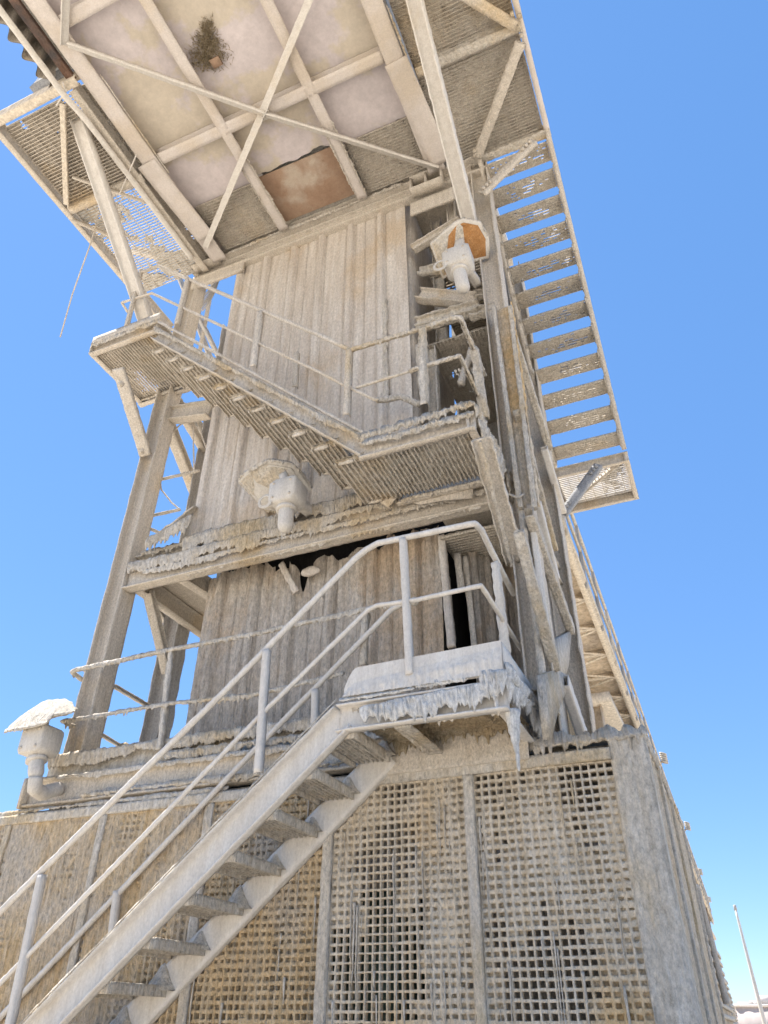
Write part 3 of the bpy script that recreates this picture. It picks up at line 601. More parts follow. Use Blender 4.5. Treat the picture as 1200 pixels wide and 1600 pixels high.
mid = [PY(-220, 1755, A)] + pl([(0, 1537), (400, 1125), (575, 953), (590, 946), (648, 938), (742, 917)], A) + [cB, V(cB[0], 4.5, cB[2] - .01), V(cB[0], 4.9, cB[2] - .02)]
rear = [PY(-150, 1728, 4.55)] + pl([(0, 1590), (371, 1200), (612, 952), (640, 938)], 4.55)
rails(st, [(top, .022), (mid, .016), (rear, .021)],
      [(PY(630, 842, A), PY(641, 1055, A), .045), (PY(417, 1016, A), PY(404, 1208, A), .045), (PY(66, 1367, A), PY(14, 1610, A), .045),
       (PY(184, 1392, 4.55), PY(172, 1490, 4.55), .045), (PY(493, 1078, 4.55), PY(492, 1150, 4.55), .045)])
rails(st, [], [(PX(774, 880, xk - .0), PX(794, 1050, xk), .055)], crust=1.)
mb = MB(); mb.lathe(PY(648, 940, 4.5), [(.005, -.03), (.028, -.02), (.03, .02), (.005, .04)], ZZ, 10); mb.build('rail_end', 'salt_crust', st, smooth=True)

# ================================================================== GUARD RAIL at tower base
gr = thing('guard_rail', 'crusted two-bar guard rail running along the tower foot behind the lower stair', 'guard rail', (-3.6, B, H0 + .2))
rails(gr, [([PY(128, 1062, B + .14), PY(112, 1050, B - .01), PY(118, 1047, B - .02)] + pl([(267, 1015), (400, 990), (562, 954), (640, 938)], B - .02), .020),
           ([PY(118, 1135, B + .1), PY(97, 1127, B - .01)] + pl([(267, 1099), (400, 1085), (537, 1052)], B - .02), .015)],
      [(PY(268, 1017, B), PY(250, 1172, B), .045), (PY(571, 958, B), PY(568, 1040, B), .05)], mat='salt_crust', crust=1.1)

# ================================================================== UPPER STAIR with landing 2 and platform
s2 = thing('upper_stair', 'upper stair with icicle-hung landing climbing left to a small platform across the cladding', 'stair', (-1.2, 4.3, 5.2))
sl2 = (7.79 - 5.34) / (4.39 - 1.88)
ZL = 5.34
mb = MB(); mb.bar(V(-4.42, A + .03, 7.72), V(-1.87, A + .03, ZL - .07), Ch(.06, .14, .012, 1), ZZ, res=.03, pres=.025); part(mb, 'stringer', 'dust_steel', s2, .006)
mb = MB(); mb.bar(V(-4.42, 4.6, 7.66), V(-1.9, 4.6, ZL - .13), Ch(.06, .14, .012, -1), ZZ, res=.03, pres=.025); part(mb, 'stringer', 'dust_steel', s2, .008)
for a, b_, mt in ((V(-1.93, A + .03, ZL - .07), V(-1.0, A + .03, ZL - .07), 'dust_steel'), (V(-1.03, A, ZL - .07), V(-1.03, T + .2, ZL - .07), 'dust_steel'), (V(-1.9, 4.64, ZL - .06), V(-1.0, 4.64, ZL - .06), 'dust_steel')):
    mb = MB(); mb.bar(a, b_, Ch(.06, .15, .012, 1), ZZ, res=.03, pres=.025); part(mb, 'landing_beam', mt, s2, .006)
mb = MB(); f = [PY(u, v, 4.66) for u, v in ((600, 768), (740, 742), (738, 778), (690, 782), (655, 788), (628, 780))]; mb.loft([f, [q + YY * .012 for q in f]]); part(mb, 'gusset', 'dust_steel', s2, .01)
bar_grating('g', V(-1.9, A + .06, ZL - .1), YY, .58, XX, .85, .034, s2, 'salt_crust', clog=.95, seed=6, nz=.006, res=.03, tk=.011)
for k in range(11):
    zt_ = ZL - .02 + .02 + k * .2225; x_ = -2.02 - k * .2225 / sl2
    mb = MB(); n = 7
    for q in range(n): mb.bar(V(x_ - .14 + q * .25 / (n - 1), A + .06, zt_ - .09), V(x_ - .14 + q * .25 / (n - 1), 4.57, zt_ - .09), rect(.010, .03), ZZ, res=.04, pres=.03)
    for q in range(5): mb.bar(V(x_ - .15, A + .1 + q * .11, zt_ - .085), V(x_ + .12, A + .1 + q * .11, zt_ - .085), rect(.008, .01), ZZ)
    mb.noise(.006, 40, 1); t_ = mb.build('tread', 'dust_steel', s2)
    mb = MB(); i, j = np.meshgrid(np.linspace(-.14, .12, 22), np.linspace(0, .6, 44), indexing='ij'); P = V(x_, A + .04, zt_ - .092) + np.stack([i, j, .006 + .014 * fbm(np.stack([i * 30, j * 30, i * 0 + k], -1), 2)], -1); mb.grid(P); mb.grid((P + ZZ * .02)[::-1]); mb.build('salt_layer', 'salt_crust', t_, smooth=True)
    for yy_ in (A + .055, 4.545):
        mb = MB(); mb.loft([[V(x_ - .11, yy_ + d_, zt_ - .110), V(x_ - .03, yy_ + d_, zt_ - .120), V(x_ + .02, yy_ + d_, zt_ - .116), V(x_ + .01, yy_ + d_, zt_ - .07), V(x_ - .08, yy_ + d_, zt_ - .07)] for d_ in (0, .02)]); mb.noise(.006, 30, 1); mb.build('tread_bracket', 'dust_steel', t_)
# platform
ZP = 7.84; XP0, XP1 = -5.34, -4.40
for a, b_ in ((V(XP0, A + .03, ZP), V(XP1, A + .03, ZP)), (V(XP0 + .03, A, ZP), V(XP0 + .03, T + .15, ZP)), (V(XP0, T + .1, ZP - .02), V(XP1 + .1, T + .1, ZP - .02)), (V(XP1, A, ZP - .02), V(XP1, T, ZP - .02))):
    mb = MB(); mb.bar(a, b_, Ch(.06, .13, .012, 1), ZZ, res=.03, pres=.025); part(mb, 'platform_beam', 'dust_steel', s2, .006)
bar_grating('g', V(XP0 + .06, A + .06, ZP - .02), YY, T - A, XX, .86, .035, s2, 'dust_steel', clog=.62, seed=9, nz=.004, smat='grating_clogged')
mb = MB(); mb.bar(V(XP0, A - .0, ZP + .14), V(XP1, A - .0, ZP + .14), rect(.012, .12), ZZ); mb.bar(V(-4.42, A - .0, 7.80 + .1), V(-1.9, A, ZL + .1), rect(.012, .03), ZZ, res=.04); part(mb, 'toe_plate', 'dust_steel', s2, .004)
mb = MB()
mb.curtain(V(-4.45, A - .005, 7.82), V(-1.86, A - .005, ZL + .01), -YY, .055, .02, .022, .018, res=.007, dens=40)
mb.curtain(V(-5.34, A - .005, ZP + .07), V(-4.4, A - .005, ZP + .07), -YY, .045, .03, .025, .02, res=.009)
mb.curtain(V(-1.95, A - .01, ZL + .05), V(-.98, A - .01, ZL + .07), -YY, .06, .03, .035, .03, res=.006, dens=40)
mb.curtain(V(-1.9, A - .01, ZL - .03), V(-1.0, A - .01, ZL - .03), -YY, .045, .02, .03, .022, res=.006, dens=40)
mb.curtain(V(-5.3, T + .06, ZP - .04), V(-4.3, T + .06, ZP - .04), -YY, .03, .03, .02, .01, res=.012)
mb.build('salt_icicles', 'salt_crust', s2, smooth=True)
mb = MB()
mb.curtain(V(-.99, A, ZL + .06), V(-.97, 4.95, ZL + .04), XX, .08, .08, .035, .02, res=.006, dens=40)
mb.curtain(V(-.98, A + .05, ZL - .04), V(-.97, 4.85, ZL - .04), XX, .12, .16, .04, .02, res=.006, dens=40)
mb.build('salt_icicles', 'salt_crust', s2, smooth=True)
mb = MB(); mb.curtain(V(-1.85, 4.60, ZL - .12), V(-1.0, 4.60, ZL - .12), -YY, .02, .04, .02, .01, res=.01); mb.build('salt_crust', 'salt_crust', s2, smooth=True)
mb = MB(); mb.bar(PY(752, 685, A + .05), PY(806, 880, T + .05), Ch(.05, .15, .012, 1), XX, res=.02, pres=.02); part(mb, 'strut', 'dust_steel', s2, .012, 30, .4)
mb = MB(); a, b_ = PY(750, 690, A + .02), PY(800, 885, T + .02); mb.bar(a, b_, rect(.025, .025), XX, res=.012, pres=.012); mb.noise(.014, 45, .6); mb.build('salt_crust', 'salt_crust', s2)
mb = MB(); mb.bar(PY(185, 575, A + .03), PY(228, 712, T), Ch(.05, .13, .014, -1), V(1, .3, 0), res=.03, pres=.025); part(mb, 'strut', 'dust_steel', s2, .006)
mb = MB()
for u, v, yv in ((189, 600, A), (222, 705, T - .06)): mb.lathe(PY(u, v, yv), [(.03, .02), (.03, -.02), (.012, -.03)], YY, 8)
mb.build('bolt', 'dust_steel', s2)
pz = PY(719, 496, A); pm = PY(719, 556, A)
rails(s2, [([PY(222, 470, A + .2), PY(203, 440, A + .05), PY(203, 432, A), PY(247, 416, A)] + pl([(500, 524), (548, 547)], A), .021),
           ([PY(200, 488, A + .1), PY(190, 473, A), PY(237, 458, A)] + pl([(497, 580), (535, 600), (590, 626)], A), .015),
           (pl([(556, 606), (640, 580)], A), .014)],
      [(PY(294, 437, A), PY(277, 508, A), .05), (PY(408, 488, A), PY(396, 574, A), .05), (PY(546, 547, A), PY(542, 650, A), .05), (PY(220, 425, A), PY(198, 510, A), .04), (PY(464, 552, 4.6), PY(461, 606, 4.6), .05), (PY(167, 515, 4.6) * 0 + PY(462, 552, 4.6), PY(460, 600, 4.6), .04)][:5], mat='dust_steel')
rails(s2, [(pl([(548, 547), (600, 531), (660, 513), (705, 497)], A) + [pz, V(pz[0], A + .25, pz[2] - .01), V(pz[0], 4.62, pz[2] - .02)], .022),
           (pl([(640, 580), (700, 561)], A) + [pm, V(pm[0], A + .3, pm[2] - .01), V(pm[0], 4.7, pm[2] - .02)], .018),
           (pl([(588, 626), (628, 620), (655, 632)], 4.6), .03)],
      [(PY(660, 514, A), PY(664, 635, A), .06), (PX(741, 545, pz[0]), PX(758, 655, pz[0]), .07)], mat='salt_crust', crust=1.3)

# ================================================================== TOP DECK
dk = thing('overhanging_deck', 'overhanging top deck of beams, smooth pinkish plates and clogged gratings above the tower', 'deck', (-2.9, 2.6, ZT))
ZD = 9.9
def ybeam(xa, ya, yb_, w, h, z=ZD + .1, mat='deck_beam', nz=.004, xb=None):
    mb = MB(); mb.bar(V(xa, ya, z), V(xb if xb is not None else xa, yb_, z), Iv(w, h, .016), ZZ, res=.05, pres=.04); return part(mb, 'beam', mat, dk, nz)
ybeam(-4.42, .3, 4.66, .2, .22); ybeam(-1.36, .3, 4.62, .2, .22, xb=-1.36)
ybeam(-3.42, .3, 4.6, .12, .18); ybeam(-2.32, .3, 4.6, .12, .18)
for y in (3.22, 1.66, .5):
    mb = MB(); mb.bar(V(-4.33, y, ZD + .075), V(-1.45, y, ZD + .075), Iv(.13, .13, .014), ZZ, res=.05, pres=.04); part(mb, 'beam', 'deck_beam', dk, .004)
for xs, y0_, y1_, tag_ in (((-4.35, -3.48), .3, 3.98, 0), ((-3.36, -2.38), .3, 3.9, 0), ((-2.26, -1.44), .3, 3.98, 0), ((-3.36, -2.38), 3.93, 4.58, 1)):
    mb = MB(); nx, ny = 60, max(30, int((y1_ - y0_) / .03)); i, j = np.meshgrid(np.linspace(xs[0] - .05, xs[1] + .05, nx), np.linspace(y0_, y1_, ny), indexing='ij')
    P = np.stack([i, j, ZD + (.16 if not tag_ else .145) + .003 * fbm(np.stack([i * 4, j * 4, i * 0], -1), 2)], -1)
    # broken lumpy salt lip along the plate's tower-side edge
    if not tag_: P[..., 1] += np.clip((j - (y1_ - .08)) / .08, 0, 1) * .06 * fbm(np.stack([i * 9, i * 0, i * 0 + xs[0]], -1), 3)
    mb.grid(P); mb.grid((P + ZZ * .012)[::-1]); mb.build('soffit_plate', 'rust_plate' if tag_ else 'ceiling_plate', dk, smooth=True, label='rust brown soffit plate next to the cladding' if tag_ else None)
# nest-like growth around an opening
mb = MB(); c = PZ(328, 78, ZD + .15)
hc = PZ(338, 96, ZD + .14)
for k in range(1300):
    v = random.triangular(24, 114, 92); w = 8 + 17 * math.exp(-((v - 86) / 30) ** 2); u = 326 + random.gauss(0, 1) * w * .55; p = PZ(u, v, ZD + .155)
    if abs(p[0] - hc[0]) < .045 and abs(p[1] - hc[1]) < .04: continue
    l = random.uniform(.03, .085); dv = V(random.uniform(-.7, .7), random.uniform(-1.4, .5), -random.uniform(.15, .6)); dv /= np.linalg.norm(dv)
    s_ = np.cross(dv, ZZ); s_ = s_ / np.linalg.norm(s_) * random.uniform(.0012, .003); md = p + dv * l * .5 + V(random.uniform(-.01, .01), 0, random.uniform(-.01, .01))
    mb.add([p - s_, p + s_, md + s_, md - s_, p + dv * l + s_ * .3, p + dv * l - s_ * .3], [[0, 1, 2, 3], [3, 2, 4, 5]]); z_ = ZZ * .003
    mb.add([p - z_, p + z_, md + z_, md - z_, p + dv * l + z_ * .3, p + dv * l - z_ * .3], [[0, 1, 2, 3], [3, 2, 4, 5]])
mb.build('salt_bristles', 'brown_salt', dk, label='tuft of brown salt bristles around a small opening')
mb = MB(); mb.box(hc + V(-.055, -.045, -.03), hc + V(.055, .045, .004), .1); mb.build('outlet', 'rust_plate', dk)
# soffit gratings beside tower
for x0_, x1_ in ((-4.33, -3.48), (-2.26, -1.45)):
    bar_grating('g', V(x0_, 3.95, ZD + .12), XX, x1_ - x0_, YY, .66, .034, dk, clog=.97, seed=x0_, nz=.006)
# X bracing under the deck
zb = ZD - .06
for pts in ([(105, 70), (415, 180)], [(415, 180), (684, 264)], [(485, -5), (408, 180)], [(407, 182), (320, 388)], [(100, 72), (104, -30)]):
    mb = MB(); mb.bar(PZ(*pts[0], zb), PZ(*pts[1], zb), La(.07, .06, .012), -ZZ, res=.05); part(mb, 'brace', 'pale_steel', dk, .005)
mb = MB(); mb.box(PZ(411, 180, zb) + V(-.07, -.07, .03), PZ(411, 180, zb) + V(.07, .07, .045)); mb.build('gusset', 'pale_steel', dk)
# broad lower flange plates on main beams near the tower
for u0, v0, u1, v1 in ((228, 255, 322, 372), (618, 95, 690, 255)):
    mb = MB(); mb.bar(PZ(u0, v0, ZD - .022), PZ(u1, v1, ZD - .022), rect(.25, .015), ZZ, res=.05, pres=.05); part(mb, 'cover_plate', 'deck_beam', dk, .004)
mb = MB(); mb.curtain(V(-1.24, 2.8, ZD - .0), V(-1.24, 4.5, ZD - .0), XX, .01, .03, .02, .01, res=.014); mb.curtain(V(-4.3, 2.2, ZD), V(-4.3, 3.4, ZD), XX, .01, .015, .015, .01, res=.014)
for x_ in (-3.42, -2.32): mb.curtain(V(x_ - .06, 3.6, ZD + .015), V(x_ - .06, 4.55, ZD + .015), -XX, .015, .02, .02, .01, res=.014); mb.curtain(V(x_ + .06, 3.6, ZD + .015), V(x_ + .06, 4.55, ZD + .015), XX, .015, .02, .02, .01, res=.014)
mb.build('salt_crust', 'salt_crust', dk, smooth=True)
# right side gratings and frame
XO = -.06
bar_grating('g', V(-1.22, .8, ZD + .12), XX, 1.12, YY, 3.85, .036, dk, clog=.98, seed=12, nz=.006)
ybeam(XO, .3, 4.72, .06, .2); 
for y in (3.5, 2.2, .9): 
    mb = MB(); mb.bar(V(-1.2, y, ZD + .04), V(XO, y, ZD + .04), Iv(.1, .1, .014), ZZ, res=.04, pres=.03); part(mb, 'beam', 'salt_crust', dk, .008)
mb = MB(); mb.bar(V(-.95, 4.68, ZD + .06), V(XO, 4.68, ZD + .06), Iv(.1, .14, .014), ZZ, res=.03, pres=.03); part(mb, 'beam', 'salt_crust', dk, .014)
for a, b_, w in (((745, 246), (813, 66), .10), ((805, 40), (722, -10), .10)):
    mb = MB(); mb.bar(PZ(*a, ZD - .03), PZ(*b_, ZD - .03), Ch(w, .05, .01, 1), ZZ, res=.03, pres=.03); part(mb, 'brace', 'dust_steel', dk, .008)
mb = MB(); bolts = [(812, 25), (800, 22), (815, 55), (741, 236), (747, 244)]
for u, v in bolts: mb.lathe(PZ(u, v, ZD - .06), [(.022, .02), (.022, -.02)], ZZ, 8)
mb.build('bolt', 'salt_crust', dk)
# left walkway
bar_grating('g', V(-5.70, 2.24, ZD + .03), XX, 1.05, YY, 1.06, .036, dk, 'dust_steel', clog=.82, lift=.014, seed=21, nz=.002, smat='grating_clogged', depth=.035)
bar_grating('g', V(-5.70, 3.36, ZD + .03), XX, 1.05, YY, 1.34, .036, dk, 'dust_steel', clog=.44, seed=23, nz=.004, smat='white_salt', depth=.02)
bar_grating('g', V(-4.62, 2.24, ZD + .10), XX, .14, YY, 2.4, .036, dk, clog=.62, seed=25, nz=.006)
ybeam(-5.76, 2.1, 5.4, .07, .18, ZD + .03, 'dust_steel'); ybeam(-4.66, 2.2, 4.7, .09, .16, ZD + .02, 'dust_steel')
mb = MB(); mb.bar(V(-5.79, 2.14, ZD + .03), V(-4.55, 2.14, ZD + .03), Ch(.09, .17, .012, -1), ZZ, res=.04, pres=.03); part(mb, 'beam', 'warm_steel', dk, .003)
mb = MB(); mb.bar(V(-5.74, 3.31, ZD - .0), V(-4.6, 3.31, ZD - .0), Ch(.09, .1, .012, -1), ZZ, res=.04); part(mb, 'beam', 'dust_steel', dk, .006)
mb = MB(); mb.bar(PZ(97, 165, ZD - .09), PZ(103, 322, ZD - .09), La(.07, .07, .012), -ZZ, res=.05); part(mb, 'brace', 'warm_steel', dk, .003)
mb = MB(); mb.bar(PZ(113, 278, ZD - .1), PZ(230, 318, ZD - .1), La(.05, .05, .01), -ZZ); mb.bar(PZ(112, 345, ZD - .08), PZ(172, 370, ZD - .08), La(.06, .06, .01), -ZZ); part(mb, 'brace', 'dust_steel', dk, .004)
mb = MB(); mb.tube([PZ(-30, -25, ZD - .14), PZ(101, 150, ZD - .14), PZ(135, 188, ZD - .12), PZ(300, 404, ZD - .1)], .035, 8, res=.06); part(mb, 'brace', 'pale_steel', dk, .005)
mb = MB(); mb.bar(PX(120, 182, -4.88), PX(228, 500, -4.88), Ih(.16, .1, .014), YY, res=.05, pres=.04); part(mb, 'strut', 'pale_steel', dk, .006)
mb = MB(); mb.bar(PZ(643, -20, ZD - .02), PY(735, 350, T - .04), Ih(.15, .14, .014), YY, res=.04, pres=.03); part(mb, 'strut', 'pale_steel', dk, .008, 30, .2)
mb = MB(); mb.bar(PY(205, 390, 4.6), PY(292, 410, 4.7), Iv(.09, .09, .012), ZZ, res=.04); part(mb, 'brace', 'dust_steel', dk, .006)
for a, b_ in (((213, 242), (186, 305)), ((104, 140), (88, 165)), ((98, 128), (104, 150))):
    mb = MB(); mb.tube([PZ(*a, ZD - .12), PZ(*b_, ZD - .12)], .008, 6); mb.build('tie_rod', 'pale_steel', dk)
# upper housing above the deck with corrugated skirt
hs = thing('corrugated_housing', 'corrugated sheet housing with wavy skirt on the deck, cut off by the top left corner', 'housing', (-3, 1.3, ZD + .2))
mb = MB(); yy_, zz_ = np.meshgrid(np.linspace(-.2, 2.14, 160), np.linspace(ZD + .06, ZD + 1.6, 20), indexing='ij')
P = np.stack([-4.90 - .05 * np.sin(yy_ / .19 * 2 * math.pi) + .0 * zz_, yy_, zz_ - .05], -1); mb.grid(P); mb.grid((P + V(.01, 0, 0))[::-1]); mb.noise(.006, 6, 1); mb.build('skirt', 'dust_steel', hs, smooth=True)
mb = MB(); mb.box((-4.78, -.2, ZD + .26), (-1.3, 2.1, ZD + 1.6), .5); mb.box((-4.45, 2.1, ZD + .26), (-1.3, 4.72, ZD + 1.6), .5); mb.build('body', 'grey_steel', hs)
mb = MB(); mb.bar(V(-4.62, -.2, ZD + .02), V(-4.62, 2.14, ZD + .02), Ch(.09, .05, .01, 1), ZZ, res=.1); mb.noise(.003, 8, 1); mb.build('edge_channel', 'brown_channel', hs)
# floodlight on left walkway
fl = thing('floodlight', 'white floodlight clamped behind the top left walkway beam', 'floodlight', tuple(PZ(78, 125, 10.1)))
c = PZ(76, 118, 10.12)
mb = MB(); P4 = [V(-.26, 0, -.05), V(.24, 0, .0), V(.2, 0, .26), V(-.12, 0, .2)]
mb.loft([[c + p + YY * d_ for p in P4] for d_ in (0, .12)]); mb.noise(.006, 10, 1); mb.build('housing', 'bracket_grey', fl)
mb = MB(); mb.loft([[c + p * .78 + V(.01, -.012, .02) + YY * d_ for p in P4] for d_ in (0, .01)]); mb.build('glass', 'lamp_glass', fl)
mb = MB(); mb.tube([c + V(-.3, .05, .1), c + V(-.28, .05, .34), c + V(.12, .05, .36), c + V(.2, .05, .1)], .016, 6); mb.build('yoke', 'pale_steel', fl)
mb = MB(); mb.tube([PZ(150, 352, 9.8), PZ(140, 385, 9.5), PZ(113, 460, 9.1), PZ(94, 527, 8.7)], .009, 6)
o = mb.build('hanging_wire', 'dust_steel', None); o['label'] = 'thin wire hanging free against the sky below the left walkway'; o['category'] = 'wire'

# ================================================================== SIDE STAIR
ss = thing('side_stair', 'steep grated stair outside the right tower face seen from below against the sky', 'stair', (-.45, 6.9, 6.95))
yT, zT_, yB, zB = 4.72, 9.92, 6.98, 7.02
sls = (zT_ - zB) / (yB - yT)
for x_, out in ((-.86, 1), (XO, -1)):
    mb = MB(); mb.bar(V(x_, yT - .05, zT_ + .06), V(x_, yB + .02, zB + .03), Ch(.05, .17, .012, out), ZZ, res=.05, pres=.03); part(mb, 'stringer', 'dust_steel', ss, .004)
for k in range(12):
    t = (k + .35) / 12; y_ = yT + (yB - yT) * t; z_ = zT_ - (zT_ - zB) * t
    mb = MB(); n = 7
    for q in range(n): mb.bar(V(-.83, y_ + q * .22 / (n - 1) - .06, z_ - .02), V(XO - .03, y_ + q * .22 / (n - 1) - .06, z_ - .02), rect(.008, .028), ZZ, res=.05, pres=.03)
    mb.noise(.005, 40, 1); t_ = mb.build('tread', 'grating_clogged' if k % 2 else 'dust_steel', ss)
    t_.data.materials[0] = MAT['grating_clogged']
    s = MB(); a_, b__ = 60, 16; i, j = np.meshgrid(np.linspace(-.82, XO - .04, a_), np.linspace(-.06, .16, b__), indexing='ij')
    P = np.stack([i, y_ + j, z_ - .029 + 0 * i], -1); nv = fbm(P * 26 + k * 3, 2) + .55 - 1.1 * np.exp(-(((i + .42) / .2) ** 2)) * np.clip(np.exp(-((j - .05) / .06) ** 2), 0, 1) * .7
    P[..., 2] += .01 * fbm(P * 40, 2); idx = np.arange(a_ * b__).reshape(a_, b__); q = np.stack([idx[:-1, :-1], idx[1:, :-1], idx[1:, 1:], idx[:-1, 1:]], -1).reshape(-1, 4); kp = (nv[:-1, :-1] > 0).ravel()
    s.add(P.reshape(-1, 3), q[kp]); s.build('salt_layer', 'grating_clogged', t_, smooth=True)
    for x_ in (-.835, XO - .028):
        mb = MB(); mb.box((x_ - .008, y_ - .08, z_ - .05), (x_ + .008, y_ + .18, z_ + .02), .1)
        mb.noise(.004, 20, 1); mb.build('tread_bracket', 'salt_crust', t_)
zb_ = 6.95
for a, b_ in (((-.9, 7.02), (XO + .02, 7.02)), ((-.9, 7.78), (XO + .03, 7.78)), ((-.9, 7.0), (-.9, 7.8)), ((XO, 7.0), (XO, 7.8))):
    mb = MB(); mb.bar(V(a[0], a[1], zb_), V(b_[0], b_[1], zb_), Ch(.05, .13, .01, 1), ZZ, res=.05, pres=.04); part(mb, 'platform_beam', 'dust_steel', ss, .003)
mb = MB(); mb.bar(V(-.88, 7.72, zb_ - .02), V(-.15, 7.1, zb_ - .02), La(.06, .06, .01), -ZZ); part(mb, 'brace', 'dust_steel', ss, .003)
bar_grating('g', V(-.88, 7.04, zb_ + .05), XX, .8, YY, .72, .036, ss, 'pale_steel', clog=.22, seed=30, nz=.002, smat='white_salt', depth=.02)
for (a, ya), (b_, yb_) in ((((935, 728), 7.0), ((880, 803), 6.45)), (((834, 222), 4.64), ((752, 304), 4.62))):
    P0_, P1_ = (PX(a[0], a[1], -.3), PX(b_[0], b_[1], -.80)) if a[0] > 900 else (PY(a[0], a[1], 4.62), PY(b_[0], b_[1], 4.62))
    if a[0] > 900: P0_ = PZ(935, 728, 6.86); P1_ = PY(880, 803, P0_[1] - .25)
    mb = MB(); mb.bar(P0_, P1_, Ch(.10, .05, .01, 1), -YY, res=.04, pres=.03); br = part(mb, 'brace', 'bracket_grey' if a[0] > 900 else 'dust_steel', ss, .003 if a[0] > 900 else .008)
    mb = MB()
    for t in (.06, .13, .2, .82, .88, .94):
        p = P0_ + (P1_ - P0_) * t; mb.lathe(p - YY * .04, [(.022, .015), (.022, -.02)], YY, 8)
    mb.build('bolt', 'bracket_grey' if a[0] > 900 else 'dust_steel', br)

# ================================================================== CABLE TRAY, PIPES at front right corner
ct = thing('cable_tray', 'vertical cable tray thick with grey crust on the front right tower corner', 'cable tray', (-.8, 4.6, H0))
for a, b_, w in (((775, 478), (830, 792), .17), ):
    mb = MB(); mb.bar(PY(a[0] + 12, a[1], 4.66), PY(b_[0] - 4, b_[1], 4.66), Ch(.06, w, .012, 1), V(1, 0, 0), res=.02, pres=.015); mb.noise(.014, 32, .5); mb.build('tray', 'grey_mesh', ct)
mb = MB()
for u0, u1 in ((772, 814), (797, 836)): mb.bar(PY(u0, 480, 4.62), PY(u1, 795, 4.62), rect(.035, .05), YY, res=.014, pres=.012)
mb.noise(.009, 50, .5); mb.build('salt_crust', 'salt_crust', ct)
mb = MB(); mb.tube([PY(814, 795, 4.66), PY(836, 960, 4.67), PY(862, 1160, 4.68)], .026, 8, res=.015); mb.noise(.010, 40, .5); mb.build('conduit', 'salt_crust', ct, smooth=True)
mb = MB(); mb.bar(PY(828, 790, 4.70), PY(858, 1010, 4.72), rect(.04, .05), YY, res=.02, pres=.015); mb.noise(.005, 36, .5); mb.build('conduit', 'pale_steel', ct)
mb = MB(); mb.tube([PY(795, 772, 4.6), PY(810, 778, 4.55), PY(818, 772, 4.6)], .01, 6); mb.build('strap', 'salt_crust', ct)

